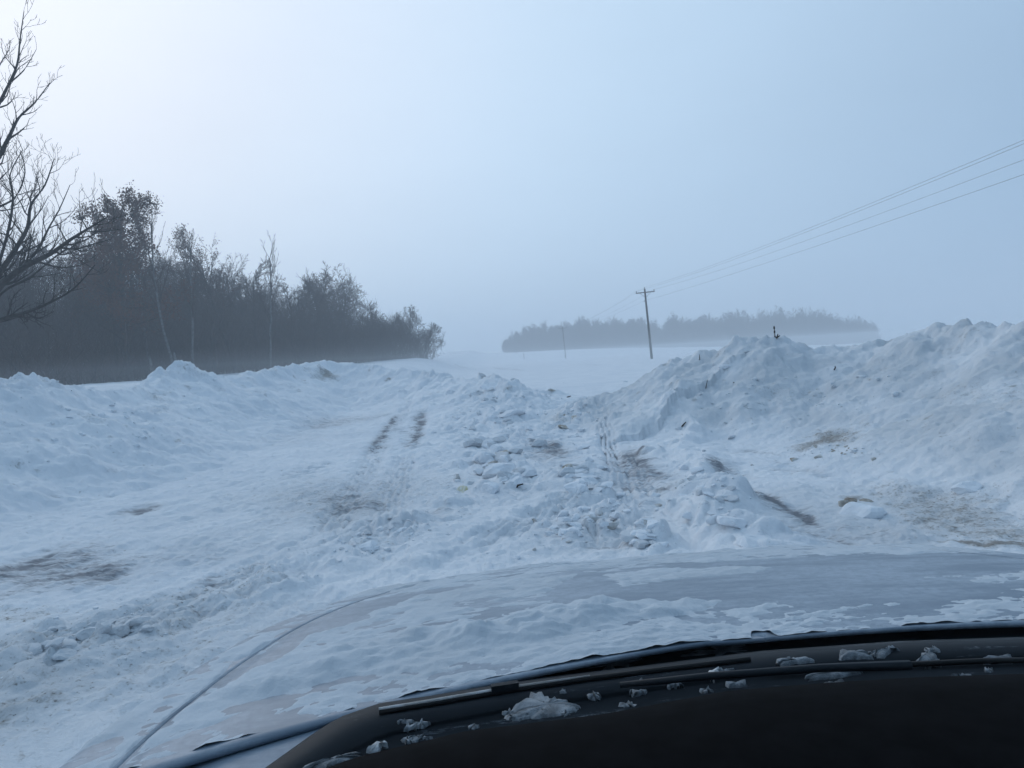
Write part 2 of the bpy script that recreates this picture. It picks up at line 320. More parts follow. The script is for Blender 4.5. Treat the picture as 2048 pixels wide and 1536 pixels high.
def terrain(x, y):
    r = np.hypot(x, y); near = 1 - sm(26, 60, r)
    wx = x + 0.35 * fbm(x * .8, y * .8, 3, 11); wy = y + 0.35 * fbm(x * .8 + 40, y * .8, 3, 12)
    # the wide land
    z = -0.012 * x * sm(40, 300, y) + (1.25 * sm(5, 11, -x) + 0.7 * sm(60, 112, y) * sm(2, 8, -x)) * sm(6, 24, y)
    z = z + 3.2 * sm(215, 345, y) * (1 - sm(30, 150, x)) * sm(-60, -5, x) - 3.6 * sm(200, 335, y) * sm(90, 175, x)
    z = z + 0.10 * fbm(x * .05, y * .12, 3, 21) * sm(24, 60, r) + 0.03 * fbm(x * .5, y * 1.3, 3, 22) * sm(18, 30, r)
    # the ploughed road: ruts, scraped snow, windrows
    inroad = sm(-7, -4.5, x) * (1 - sm(3.5, 6, x)) * near
    ca, sa = math.cos(R(-24)), math.sin(R(-24)); al = -x * sa + y * ca; ac = x * ca + y * sa
    leftside = 1 - sm(-1.6, 0.2, x - 0.03 * y)
    z = z + near * (0.018 * fbm(ac * 5.0, al * 0.7, 4, 31) * leftside + 0.022 * fbm(x * 2.2, y * 2.2, 5, 32, .6) + 0.014 * np.abs(fbm(x * 6.5, y * 5.0, 4, 33, .6)))
    # rough tracts of broken snow
    rough = ellipses(wx, wy, [(990, 850, 130, 90, 0, 1.0), (1010, 950, 90, 50, 0, 1.0), (1165, 965, 70, 50, 10, .9), (1160, 1040, 140, 60, -12, .8), (1280, 1080, 70, 35, 0, .9), (1430, 1010, 60, 90, -35, .9), (1500, 1090, 90, 40, 0, .5), (1160, 850, 60, 40, 0, .9),
        (760, 1070, 170, 40, -10, .7), (200, 1270, 180, 50, -12, .8), (60, 1330, 160, 60, -10, .6), (480, 1180, 130, 35, -14, .6), (900, 1020, 120, 40, -10, .45), (1330, 890, 40, 60, -30, .7), (880, 1120, 120, 30, 0, .5), (300, 1400, 120, 70, -15, .5)])
    rough = np.clip(rough * 1.2, 0, 1)
    l1 = lumps(wx * 2.1, wy * 2.1, 41, .5); l2 = lumps(wx * 4.6, wy * 4.6, 47, .55); l3 = lumps(wx * 10, wy * 10, 53, .4)
    z = z + near * rough * (0.11 * l1 + 0.085 * l2 + 0.04 * l3)
    z = z + near * (0.022 * l2 * sm(-.1, .5, fbm(x * .7, y * .7, 3, 61)) + 0.016 * l3 * sm(-.3, .4, fbm(x, y, 2, 62)))
    wind = ridge([tuple(onz(*p)[:2]) + (h, w, w) for p, h, w in (((1330, 835), .22, .6), ((1385, 900), .20, .5), ((1425, 965), .24, .5), ((1475, 1040), .26, .45), ((1530, 1120), .24, .45))], wx, wy)
    wind = np.maximum(wind, ridge([tuple(onz(*p)[:2]) + (h, w, w) for p, h, w in (((1480, 1090), .22, .4), ((1560, 1085), .18, .35))], wx, wy))
    wind = np.maximum(wind, ridge([tuple(onz(*p)[:2]) + (h, w, w) for p, h, w in (((0, 1385), .10, .45), ((250, 1270), .15, .4), ((520, 1160), .10, .45), ((740, 1085), .14, .4), ((900, 1030), .06, .35))], wx, wy))
    wind = np.maximum(wind, ridge([tuple(onz(*p)[:2]) + (h, w, w) for p, h, w in (((900, 1090), .06, .3), ((1060, 1020), .12, .3), ((1150, 975), .16, .45), ((1190, 950), .20, .5))], wx, wy))
    wind = .62 * wind * (0.75 + 0.5 * fbm(x * 1.7, y * 1.7, 3, 65))
    z = z + np.clip(wind, 0, 1)
    # tracks pressed by tyres
    bare = ellipses(x + .12 * fbm(x * 2, y * 2, 3, 71), y + .25 * fbm(x * 2 + 9, y * 2, 3, 72), BARE); dirt = ellipses(wx, wy, DIRT)
    for a, b, w, kind in (((1232, 935), (1208, 868), .16, 'rib'), ((782, 905), (820, 828), .62, 'bar'), ((880, 1120), (1240, 965), .22, 'rut'), ((1300, 1010), (1245, 900), .2, 'rut'), ((1262, 1095), (1228, 925), .2, 'rut'), ((640, 1095), (765, 880), .22, 'rut'), ((760, 1110), (812, 900), .22, 'rut'), ((790, 850), (840, 790), .2, 'rut'), ((1208, 872), (1180, 800), .2, 'rut'), ((0, 1345), (640, 1085), .2, 'rut'), ((100, 1345), (700, 1105), .2, 'rut'), ((650, 920), (570, 960), .3, 'lug'), ((980, 1100), (1120, 1010), .2, 'rut')):
        s, d, k, L = line_mask(x + .04 * fbm(x, y, 2, 81), y, a, b, w)
        soft = np.clip((w - np.abs(d)) / (w * .35), 0, 1) * np.clip(np.minimum(s, L - s) / (.8 if kind == 'bar' else .8 if kind == 'rut' else .35), 0, 1) * k
        if kind == 'rib':
            g = sm(-.2, .5, np.sin(d / .075 * 2 * np.pi)) * (.72 + .5 * fbm(d * 8, s * 2.5, 3, 87)); bare = np.maximum(bare, .9 * g * soft); z = z - soft * (.02 + .02 * g)
        elif kind == 'bar':
            edge = np.exp(-((np.abs(d + .08 * fbm(x * 2, y * 2, 3, 84)) - w * .68) / .22) ** 2); bars = np.sin(s / .27 * 2 * np.pi)
            n_ = fbm(x * 3, y * 1.2, 3, 83)
            bare = np.maximum(bare, soft * np.clip((.80 * edge + .30 * n_) * (1 - .25 * (bars > .2)) + .22 * (bars > .3), 0, 1)); z = z - soft * (.010 + .012 * (bars > .2))
        elif kind == 'lug':
            bars = np.sin((s + np.abs(d) * .8) / .3 * 2 * np.pi); z = z - soft * .03 * (bars > .2); bare = np.maximum(bare, soft * .5 * (bars > .5))
        else:
            lug = fbm(d * 11, s * 6, 3, 86); z = z - soft * (.022 + .008 * np.sin(d / .075 * 2 * np.pi) + .018 * lug)
            bare = np.maximum(bare, soft * (.26 + .25 * lug))
    z = z - 0.03 * np.clip(bare, 0, 1) * near
    # banks
    ww = 0.22
    bx = x + ww * fbm(x * 1.1, y * 1.1, 4, 91); by = y + ww * fbm(x * 1.1 + 31, y * 1.1, 4, 92)
    left = ridge(LEFT_CREST, bx, by); right = np.maximum(ridge(RIGHT_CREST, bx, by), ridge(LOBE, bx, by))
    cen = np.maximum(np.maximum(ridge(CENTRE_CREST, bx, by), ridge(CENTRE_SIDE, bx, by)), ridge(CENTRE_LOW, bx, by))
    B = np.stack([left, cen, right]); top = B.max(0); which = B.argmax(0); crestness = sm(.62, .95, top / np.choose(which, [1.68, 1.0, 1.62])) * (top > .3)
    land = (1.25 * sm(5, 11, -x)) * sm(6, 24, y)
    top = np.where(which == 0, np.maximum(top - land * np.clip(top, 0, 1), 0), top)      # crest heights are absolute
    mk = np.clip(top / .35, 0, 1)
    bl = lumps(bx * 1.1, by * 1.1, 101, .55); b2 = lumps(bx * 2.6, by * 2.6, 107, .5); b3 = lumps(bx * 6.5, by * 6.5, 113, .35)
    smooth_lobe = np.clip(ridge(LOBE, bx, by) / .3, 0, 1) * (which == 2)
    patch = 0.35 + 0.65 * sm(-.25, .45, fbm(x * .45, y * .45, 3, 117))
    detail = (0.15 * bl * (.3 + .7 * sm(.9, 1.5, top)) + 0.065 * b2 * patch + 0.035 * b3 * patch + 0.055 * fbm(x * 1.6, y * 1.6, 6, 119, .58)) * (1 - .72 * smooth_lobe)
    detail = detail + crestness * np.where(which == 2, .62, 1.0) * (.12 * lumps(bx * 2.9, by * 2.9, 151, .6) + .085 * lumps(bx * 6.3, by * 6.3, 157, .6) + .05 * fbm(x * 5, y * 5, 4, 159))
    detail = detail * np.where(which == 1, 1.35, 1.0) - 0.035
    # rain runnels and slumps down the faces
    top = np.where(top > 0, np.maximum(top + mk * detail * (1 - .6 * sm(24, 34, r)), 0.0), 0)
    far_ok = 1 - sm(40, 60, r); top = top * far_ok
    mud = mk * (.32 * sm(.25, .6, fbm(x * 1.1, y * 1.1 + 50, 4, 121)) * sm(.2, .8, top) + .5 * (b3 > .42) * sm(.35, .7, fbm(x * 1.6, y * 1.6, 3, 123)))
    for px, py, D, s_, rad in ((655, 748, 28.7, .9, .55), (640, 752, 28.3, .6, .5), (165, 795, 13.6, .35, .3), (310, 790, 16.5, .4, .5)):
        p = ony(px, py, D); mud = np.maximum(mud, s_ * np.clip(1.2 - np.hypot(x - p[0], y - p[1]) / rad, 0, 1))
    dirt = np.maximum(dirt * (1 - mk * .6), mud * .8); bare = bare * (1 - mk)
    dim_grime = ellipses(wx, wy, [(150, 1330, 520, 170, -12, 1.0), (650, 1010, 330, 110, -6, .5), (1150, 1010, 300, 90, 0, .35), (1750, 1030, 330, 80, 5, .8)])
    dim_grime = np.clip(np.maximum(dim_grime, .95 * mk * (which == 2)) * (.75 + .5 * fbm(x * .9, y * .9, 4, 141)), 0, 1)  # weaker light over pile and foreground painted as darker snow, mixed with dirt
    return z, top, which, dirt, bare, dim_grime

ang_d = np.linspace(R(-52), R(52), 940); ang = np.concatenate([ang_d, np.linspace(R(52), R(308), 46)[1:-1]])
rad = [0.4, 1.0, 1.8, 2.6, 3.2, 3.6]; r_ = 3.8
while r_ < 900:
    rad.append(r_)
    r_ += 0.024 + 0.0016 * max(r_ - 6, 0) if r_ < 14 else (0.037 + 0.0022 * (r_ - 14) if r_ < 30 else (r_ - 30) * 0.035 + .075)
rad = np.array(rad); na, nr = len(ang), len(rad)
A_, R_ = np.meshgrid(ang, rad)
GX, GY = np.sin(A_) * R_, np.cos(A_) * R_
gz, top, which, dirt, bare, dim_grime = terrain(GX, GY)
ii, jj = np.meshgrid(np.arange(nr - 1), np.arange(na), indexing='ij'); jn = (jj + 1) % na
quads = np.stack([ii * na + jj, ii * na + jn, (ii + 1) * na + jn, (ii + 1) * na + jj], -1).reshape(-1, 4)[:, ::-1]
tq = top.ravel()[quads]; has = tq.max(1) > 0.004; owner = which.ravel()[quads][np.arange(len(quads)), tq.argmax(1)]
def sheet(name, sel, zz):
    q = quads[sel]; used, inv = np.unique(q, return_inverse=True)
    V = np.stack([GX.ravel()[used], GY.ravel()[used], zz.ravel()[used]], 1)
    me = mesh_np(name, V, inv.reshape(-1, 4), M_GROUND)
    for nm, arr in (('dirt', dirt), ('bare', bare), ('dim_grime', dim_grime)):
        at = me.attributes.new(nm, 'FLOAT', 'POINT'); at.data.foreach_set('value', arr.ravel()[used].astype(np.float32))
    return me
HT = (gz + top).astype(float); ANG2 = np.append(ang, ang[0] + 2 * np.pi)
def heights(x, y):                                             # bilinear look-up in the terrain sheet
    x = np.asarray(x, float); y = np.asarray(y, float)
    a = np.arctan2(x, y); a = np.where(a < ang[0], a + 2 * np.pi, a); r = np.clip(np.hypot(x, y), rad[0], rad[-1] * .999)
    i = np.clip(np.searchsorted(rad, r) - 1, 0, nr - 2); j = np.clip(np.searchsorted(ANG2, a) - 1, 0, na - 1); j2 = (j + 1) % na
    fr = (r - rad[i]) / (rad[i + 1] - rad[i]); fa = (a - ANG2[j]) / (ANG2[j + 1] - ANG2[j])
    return (HT[i, j] * (1 - fa) + HT[i, j2] * fa) * (1 - fr) + (HT[i + 1, j] * (1 - fa) + HT[i + 1, j2] * fa) * fr
def height(x, y): return float(heights([x], [y])[0])
link('ground', sheet('ground', ~(tq.min(1) > 0.06), gz), kind='structure', label='snow covered road and fields with scraped and rutted snow')
link('snow_bank', sheet('snow_bank', has & (owner == 0), gz + top - .004 * (top <= 0)), label='long lumpy snow bank along the left side below the bare trees', category='snow bank')
link('snow_mound', sheet('snow_mound', has & (owner == 1), gz + top - .004 * (top <= 0)), label='low broken mound of ploughed snow in the middle of the road', category='snow mound')
link('snow_pile', sheet('snow_pile', has & (owner == 2), gz + top - .004 * (top <= 0)), label='tall rough snow pile on the right with two humps', category='snow pile')
TRI = len(quads) * 2

print('TERRAIN', time.time() - _T0, nr, na)
# ------------------------------------------------------------------ trees
def grow(seed, H, r0, spread, nlimb, first=0.3, up=0.35, lv=3, twig=0.012, lean=(0, 0), kids=(7, 6, 5), wob=0.16, ratio=0.42):
    rg = random.Random(seed); br = []
    def branch(p, d, L, r, l):
        n = (9, 6, 4, 3)[min(l, 3)]; pts = [np.array(p, float)]; d = nrm(d); rr = [r]
        for k in range(n):
            d = nrm(d + np.array([rg.gauss(0, wob), rg.gauss(0, wob), rg.gauss(0, wob) + (up * .35 if l else 0.05)]))
            pts.append(pts[-1] + d * L / n); rr.append(max(r * (1 - (k + 1) / n * (.80 if l == 0 else .88)), twig * .55))
        br.append((l, pts, rr))
        if l >= lv: return
        nk = nlimb if l == 0 else kids[l]
        for j in range(nk):
            t = (first + (1 - first) * (j + rg.random()) / nk) if l == 0 else (.18 + .82 * (j + rg.random()) / nk)
            i = min(int(t * n), n - 1); f = t * n - i; q = pts[i] * (1 - f) + pts[i + 1] * f; rq = rr[i] * (1 - f) + rr[i + 1] * f
            dd = nrm(pts[i + 1] - pts[i]); a = np.cross(dd, nrm([rg.gauss(0, 1), rg.gauss(0, 1), rg.gauss(0, .4)])); a = nrm(a)
            th = R(rg.uniform(28, 62)) * spread
            cd = dd * math.cos(th) + a * math.sin(th)
            cl = L * ratio * rg.uniform(.7, 1.2) * ((1.15 - .75 * (t - first) / (1 - first)) if l == 0 else (1.1 - .5 * t)) * (1 if l == 0 else 1.15)
            branch(q, cd, cl, max(min(rq * .62, r * .5), twig), l + 1)
    branch((0, 0, -.4), (lean[0], lean[1], 1), H, r0, 0)
    return br
def tree_meshes(br, nm, mtrunk, mcrown, split=1):
    T, K = MB(), MB()
    for l, pts, rr in br: (T if l < split else K).tube(pts, rr, (7, 4, 3, 3)[min(l, 3)], False)
    return T.mesh('trunk', mtrunk), (K.mesh('crown', mcrown) if K.n else None)
def leaf_mesh(br, n_per, size, seed, m, minl=2, zlo=0):
    rg = np.random.default_rng(seed); P = []
    for l, pts, rr in br:
        if l >= minl and pts[-1][2] > zlo:
            for p in pts[1:]: P.append(p)
    P = np.array(P); P = np.repeat(P, n_per, 0) + rg.normal(0, size * 1.1, (len(P) * n_per, 3)); n = len(P)
    P = P[rg.random(n) < .8]; n = len(P)
    a = rg.normal(0, 1, (n, 3)); a /= np.linalg.norm(a, axis=1)[:, None]; b = np.cross(a, rg.normal(0, 1, (n, 3))); b /= np.linalg.norm(b, axis=1)[:, None]
    s = size * rg.uniform(.5, 1.1, (n, 1))
    V = np.stack([P - a * s * .6, P + b * s * .3, P + a * s * .6, P - b * s * .3], 1).reshape(-1, 3)
    return mesh_np('dry_leaves', V, np.arange(n * 4).reshape(-1, 4), m, False)

TPL = {}
def tpl(key, br, mt=M_BARK, mc=M_TWIG, leaf=None, split=1):
    t, c = tree_meshes(br, key, mt, mc, split); TPL[key] = (t, c, leaf)
for i, (H, r0, sp, nl) in enumerate([(12, .16, .9, 15), (11, .14, 1.0, 17), (13, .17, .8, 16), (10, .13, 1.05, 16), (9, .12, 1.0, 15)]):
    tpl('bare%d' % i, grow(100 + i, H, r0, sp * 1.12, nl + 3, .3, .2, 3, .021, (random.uniform(-.08, .08), 0), (9, 9, 7)))
for i, (H, sp) in enumerate([(13, .6), (12, .55)]):
    tpl('birch%d' % i, grow(130 + i, H, .12, sp, 18, .38, .5, 3, .013, (.004, 0), (6, 5, 4), .10, .26), M_BIRCH, M_TWIG)
b_ = grow(151, 13.5, .22, 1.2, 34, .22, .12, 3, .018, (-.03, 0), (9, 7, 5), .10, .37); tpl('oak0', b_, leaf=leaf_mesh(b_, 5, .19, 3, M_LEAF, 2, 4.5))
b_ = grow(152, 11.5, .18, .95, 26, .3, .35, 3, .016, (0, 0), (8, 6, 5), .11, .40); tpl('oak1', b_, leaf=leaf_mesh(b_, 2, .14, 4, M_LEAF, 3, 5.5))
tpl('dense0', grow(161, 6.5, .12, 1.25, 30, .10, .3, 3, .022, (0, 0), (9, 8, 6), .16, .5)); tpl('dense1', grow(162, 6.0, .12, 1.35, 30, .08, .25, 3, .022, (.05, 0), (9, 8, 6), .16, .5))
for i in range(3):
    rg = random.Random(170 + i); bb = []
    for k in range(9):
        sub = grow(180 + i * 10 + k, rg.uniform(2.6, 4.6), .035, .9, 8, .2, .4, 2, .012, (rg.uniform(-.7, .7), rg.uniform(-.7, .7)), (5, 4, 3), .18, .4)
        ox, oy = rg.gauss(0, .5), rg.gauss(0, .5)
        bb += [(l, [p + np.array([ox, oy, 0]) for p in pts], rr) for l, pts, rr in sub]
    tpl('shrub%d' % i, bb)
TREE_XY = []
def put_tree(key, x, y, s, label, cat='tree', group=None, name='bare_tree', rz=None, sink=0.15):
    z = height(x, y) - sink
    o = empty(name, (x, y, z), label, cat, group, random.uniform(0, 6.28) if rz is None else rz); o.scale = (s, s, s * random.uniform(.95, 1.05) if rz is None else s)
    t, c, lf = TPL[key]
    if key.startswith('shrub'):
        link('stem', t, o); link('crown', c, o)
    else:
        link('trunk', t, o); link('crown', c, o)
    if lf: link('dry_leaves', lf, o)
    return o
def px_tree(key, px, D, topy, label, **k):
    """stand a tree D metres ahead in the column of pixel px, as tall as the pixel row topy asks"""
    p = ony(px, 745, D); x = p[0]; z = height(x, D); top_ = ony(px, topy, D)[2]
    H0 = max(v.co.z for v in TPL[key][0].vertices); return put_tree(key, x, D, (top_ - z) / H0, label, **k)
px_tree('oak0', 262, 61, 428, 'tall oak still holding rust brown leaves beside the big bare tree', name='oak_tree', rz=.4)
px_tree('oak1', 432, 72, 482, 'smaller oak with sparse brown leaves right of the two pale birches', name='oak_tree', rz=2.0)
px_tree('birch0', 350, 58, 430, 'tall pale birch between the two brown leaved oaks', name='birch_tree', rz=1.1)
px_tree('birch1', 383, 63, 470, 'shorter thin birch just right of the tall pale birch', name='birch_tree', rz=4.0)
px_tree('birch0', 541, 74, 488, 'slender pale trunked birch rising alone above the middle of the wood', name='birch_tree', rz=2.2)
px_tree('birch1', 300, 66, 470, 'thin birch half hidden behind the right edge of the rust brown oak', name='birch_tree', rz=.2)
px_tree('bare0', 703, 97, 555, 'thin bare tree standing up at the right shoulder of the wood', rz=.7)
px_tree('bare1', 650, 92, 568, 'rounded bare tree left of the thin tree at the wood shoulder', rz=1.9)
px_tree('dense0', 822, 110, 628, 'dark round crowned tree ending the left wood near the road', rz=2.9)
px_tree('dense1', 846, 111, 655, 'low dense bush at the very right end of the left wood', rz=.9, name='dense_bush', cat='bush')
px_tree('dense1', 795, 108, 638, 'dense low tree just left of the round crowned tree at the end of the wood', rz=1.9)
px_tree('dense0', 760, 106, 640, 'dense low tree standing second left of the round crowned tree in the wood tail', rz=4.2)
px_tree('bare4', 730, 102, 610, 'low bare tree on the slope down from the shoulder of the wood', rz=.3)
wood_group = 'bare trees massed in the wood left of the road'
wl = 'bare grey brown tree massed among others in the wood left of the road'
EA, EB = np.array([-36.0, 47.0]), np.array([-10.4, 112.5]); ed = EB - EA; en = nrm([-ed[1], ed[0]])
k_ = 0
for row in range(5):
    n = (17, 17, 15, 13, 11)[row]
    for i in range(n):
        t = (i + random.uniform(.1, .9)) / n; p = EA + ed * t * (1.0 if row < 2 else .95) + en * (2.2 + row * 6 + random.uniform(-1.6, 1.6))
        if row == 0 and t > .93: continue
        hs = (13.1 - 1.2 * t + random.uniform(-2.6, 1.8)) * (1 if t < .82 else .62) * (.86 if row == 0 else 1)
        key = 'bare%d' % (k_ % 5); H0 = (12, 11, 13, 10, 9)[k_ % 5]; k_ += 1
        px_ = proj((p[0], p[1], 2))[0]; sec = 'behind the big bare tree at the left edge' if px_ < 150 else 'around and behind the rust brown oak' if px_ < 330 else 'between the two pale birches and the lone slender birch' if px_ < 520 else 'between the lone slender birch and the wood shoulder' if px_ < 690 else 'in the low tail of the wood near the road'
        put_tree(key, p[0], p[1], hs / H0, 'bare grey brown tree massed ' + sec, group='bare wood trees ' + sec)
for i, (px, D) in enumerate([(20, 46), (75, 47), (120, 50), (160, 52), (205, 55)]):
    p = ony(px, 745, D); put_tree('shrub%d' % (i % 3), p[0], D, 1.0 + .25 * random.random(), 'dark twiggy shrub at the foot of the wood behind the left snow bank', 'shrub', 'shrubs behind the left snow bank', 'bare_shrub')
for i, (px, D, s) in enumerate([(838, 108, 1.4), (850, 111, 1.2), (800, 107, 1.3), (770, 105, 1.3), (745, 103, 1.4)]):
    p = ony(px, 715, D); put_tree('shrub%d' % (i % 3), p[0], D, s, 'bare shrub in the low tail of the wood beside the road', 'shrub', 'shrubs in the low tail of the wood', 'bare_shrub')

# undergrowth: one mass of thin stems and twigs
def ribbons(P, L, w, seed, tilt=.45):
    rg = np.random.default_rng(seed); n = len(P)
    d = np.stack([rg.normal(0, tilt, n), rg.normal(0, tilt, n), np.abs(rg.normal(1, .3, n))], 1); d /= np.linalg.norm(d, axis=1)[:, None]
    a = np.cross(d, rg.normal(0, 1, (n, 3))); a /= np.linalg.norm(a, axis=1)[:, None]; b = np.cross(d, a)
    base = P[:, None, :]; off = np.stack([a, -a * .5 + b * .87, -a * .5 - b * .87], 1) * (w[:, None, None])
    lo = base + off; tip = P + d * L[:, None] + np.stack([rg.normal(0, .08, n), rg.normal(0, .08, n), np.zeros(n)], 1) * L[:, None]
    V = np.concatenate([lo, tip[:, None, :]], 1).reshape(-1, 3); k = np.arange(n)[:, None] * 4
    Fa = np.concatenate([k + [0, 1, 3], k + [1, 2, 3], k + [2, 0, 3]], 0); return V, Fa
n = 150000
t = rng.random(n); dep = rng.random(n) ** 1.1 * 30 - 1.0; P2 = EA + ed * t[:, None] + en * dep[:, None]
cap = (8.7 - .5 * t + .05 * dep) * (.78 + .40 * fbm(P2[:, 0] * .25, P2[:, 1] * .25, 3, 201)); cap = np.where(t > .80, cap * .74, cap)
zz = rng.random(n) ** 1.15 * cap
P = np.stack([P2[:, 0], P2[:, 1], 1.2 + .6 * sm(60, 112, P2[:, 1]) + zz - .2], 1)
V, Fa = ribbons(P, rng.uniform(.6, 2.2, n), rng.uniform(.009, .024, n), 5)
link('undergrowth', mesh_np('undergrowth', V, Fa, M_TWIG, False), kind='stuff', label='dense dark tangle of stems filling the foot of the left wood', category='undergrowth')
# the far wood over the field on the right: its trees, and the brush that fills its foot
fa, fb = ony(1008, 700, 350), ony(1762, 684, 332)
FT = [0, .03, .10, .16, .3, .42, .438, .455, .5, .56, .64, .70, .75, .82, .87, .92, .97, 1]; FH = [4.5, 9.5, 12.5, 13, 13.8, 13.2, 6.5, 13, 14.6, 13.6, 15.4, 15.2, 17.2, 18, 17, 15.5, 14.5, 11]
for i in range(104):
    t = (i + random.uniform(.15, .85)) / 104; hgt = float(np.interp(t, FT, FH)) * random.uniform(.92, 1.22)
    if .418 < t < .446 : continue
    q = fa + (fb - fa) * t; key = random.choice(('bare0', 'bare1', 'bare3', 'dense0', 'dense1', 'dense0', 'dense1')); H0 = {'bare0': 12, 'bare1': 11, 'bare3': 10, 'dense0': 7.2, 'dense1': 6.8}[key]
    side = 'left of the gap behind the nearest pole' if t < .435 else 'right of the gap behind the nearest pole'
    put_tree(key, q[0], q[1] + random.uniform(0, 16), hgt / H0 * .93, 'hazy bare tree in the far belt ' + side, group='far belt trees ' + side)
n = 140000
t = rng.random(n); topo = np.interp(t, FT, FH) * .88 * (.85 + .5 * fbm(t * 90, t * 0 + 7, 3, 213)); topo = np.where((t > .42) & (t < .444), topo * .5, topo)
fx = fa[0] + (fb[0] - fa[0]) * t; fy = fa[1] + (fb[1] - fa[1]) * t + rng.random(n) * 18
P = np.stack([fx, fy, heights(fx, fy) + rng.random(n) ** .9 * topo - .4], 1)
V, Fa = ribbons(P, rng.uniform(1.2, 2.8, n), rng.uniform(.03, .09, n), 6, .4)
link('far_brush', mesh_np('far_brush', V, Fa, M_TWIG, False), kind='stuff', label='hazy brush filling the foot of the far tree belt across the field', category='brush')

# the big bare tree at the left edge: limbs follow the photograph, twigs are grown
def big_tree():
    D0 = 27.0; rg = random.Random(31); base = ony(-42, 770, D0); gx, gy = base[0], base[1]; gz_ = height(gx, gy)
    root = empty('bare_tree', (gx, gy, gz_ - .2), 'big spreading bare tree at the left edge of the view, nearest of all', 'tree')
    O = np.array([gx, gy, gz_ - .2]); T, K = MB(), MB()
    def pt(px, py, dd=0): return ony(px, py, D0 + dd) - O
    def smooth_line(pts, n=4):
        pts = [np.array(p) for p in pts]; o = []
        for i in range(len(pts) - 1):
            p0, p1, p2, p3 = pts[max(i - 1, 0)], pts[i], pts[i + 1], pts[min(i + 2, len(pts) - 1)]
            for k in range(n):
                u = k / n; o.append(.5 * ((2 * p1) + (-p0 + p2) * u + (2 * p0 - 5 * p1 + 4 * p2 - p3) * u * u + (-p0 + 3 * p1 - 3 * p2 + p3) * u ** 3))
        return o + [pts[-1]]
    def twigs(line, rr, l, dens, Ls, start=.1):
        tot = sum(np.linalg.norm(line[i + 1] - line[i]) for i in range(len(line) - 1)); m = max(int(tot * dens), 1)
        for j in range(m):
            tt = start + (1 - start) * (j + rg.random()) / m; x_ = tt * (len(line) - 1); i = min(int(x_), len(line) - 2); f = x_ - i
            q = line[i] * (1 - f) + line[i + 1] * f; r = rr[i] * (1 - f) + rr[i + 1] * f; dd = nrm(line[i + 1] - line[i])
            a = nrm(np.cross(dd, nrm([rg.gauss(0, .5), rg.gauss(0, 1.4), rg.gauss(0, .5)]))); th = R(rg.uniform(25, 58))
            c = nrm(dd * math.cos(th) + a * math.sin(th) + np.array([0, 0, .12])); L = Ls * rg.uniform(.5, 1.25) * (1.1 - .55 * tt)
            pts = [q]; d = c; k = 5
            for _ in range(k):
                d = nrm(d + np.array([rg.gauss(0, .17), rg.gauss(0, .17), rg.gauss(.14, .15)])); pts.append(pts[-1] + d * L / k)
            r1 = min(r * .6, (.04, .02, .012)[min(l, 2)]); r1 = max(r1, .0075); rad_ = [max(r1 * (1 - .75 * k2 / k), .0058) for k2 in range(k + 1)]
            K.tube(pts, rad_, 4 if l == 0 else 3, False)
            if l < 2: twigs(pts, rad_, l + 1, (dens * 1.25, 3.4)[l], Ls * .5, .18)
    trunk = smooth_line([pt(-42, 800), pt(-38, 690), pt(-30, 610), pt(-40, 520), pt(-50, 400), pt(-40, 250), pt(-60, 60)]); n = len(trunk)
    T.tube(trunk, [.34 - .27 * (k / (n - 1)) for k in range(n)], 9, False)
    limbs = [   # (pixels with depth offsets, base radius, tip radius, twig density, twig length)
        ([(-30, 620, 0), (0, 572, -.3), (45, 536, -.8), (100, 508, -1.2), (140, 480, -1.6), (180, 455, -2), (216, 433, -2.2)], .15, .015, 2.6, 1.8),
        ([(-34, 600, 0), (0, 545, .4), (30, 500, .8), (55, 455, 1.2), (62, 410, 1.6), (90, 370, 1.8), (108, 318, 2.0)], .13, .014, 2.6, 1.7),
        ([(45, 536, -.8), (75, 500, -.6), (98, 455, -.4), (118, 420, -.3), (140, 370, 0)], .06, .01, 2.4, 1.2),
        ([(-20, 575, 0), (12, 480, -.6), (26, 400, -1), (20, 350, -1.2), (45, 300, -1.5)], .07, .012, 2.3, 1.4),
        ([(-45, 420, 0), (-10, 330, .3), (20, 270, .5), (38, 235, .7), (70, 205, .8), (100, 165, 1)], .10, .012, 2.4, 1.2),
        ([(-45, 330, 0), (-15, 235, -.3), (12, 180, -.5), (34, 130, -.6), (40, 80, -.7), (48, 22, -.8)], .085, .01, 2.2, 1.3),
        ([(20, 165, -.5), (48, 140, -.4), (72, 100, -.3)], .03, .008, 2.0, .8),
        ([(-40, 250, 0), (-10, 150, .5), (18, 100, .8)], .05, .01, 2.2, 1.0),
        ([(-36, 660, 0), (0, 640, -.4), (60, 622, -.9), (110, 600, -1.2), (150, 575, -1.4), (190, 530, -1.5)], .09, .012, 2.4, 1.4),
        ([(-38, 650, 0), (5, 585, .6), (60, 555, 1.2), (130, 500, 1.6), (150, 515, 1.8), (200, 545, 2)], .06, .01, 1.8, 1.1),
        ([(-50, 470, 0), (-10, 420, .8), (30, 395, 1.2), (50, 345, 1.4), (40, 300, 1.5)], .06, .01, 2.2, 1.2)]
    for L_, ra, rb, dn, tl in limbs:
        ln = smooth_line([pt(*p) for p in L_]); n = len(ln); rr = [ra + (rb - ra) * (k / (n - 1)) ** .8 for k in range(n)]
        T.tube(ln, rr, 6, False); twigs(ln, rr, 0, dn * 1.3, tl)
    link('trunk', T.mesh('trunk', M_BARK), root); link('crown', K.mesh('crown', M_BARK), root)
big_tree()
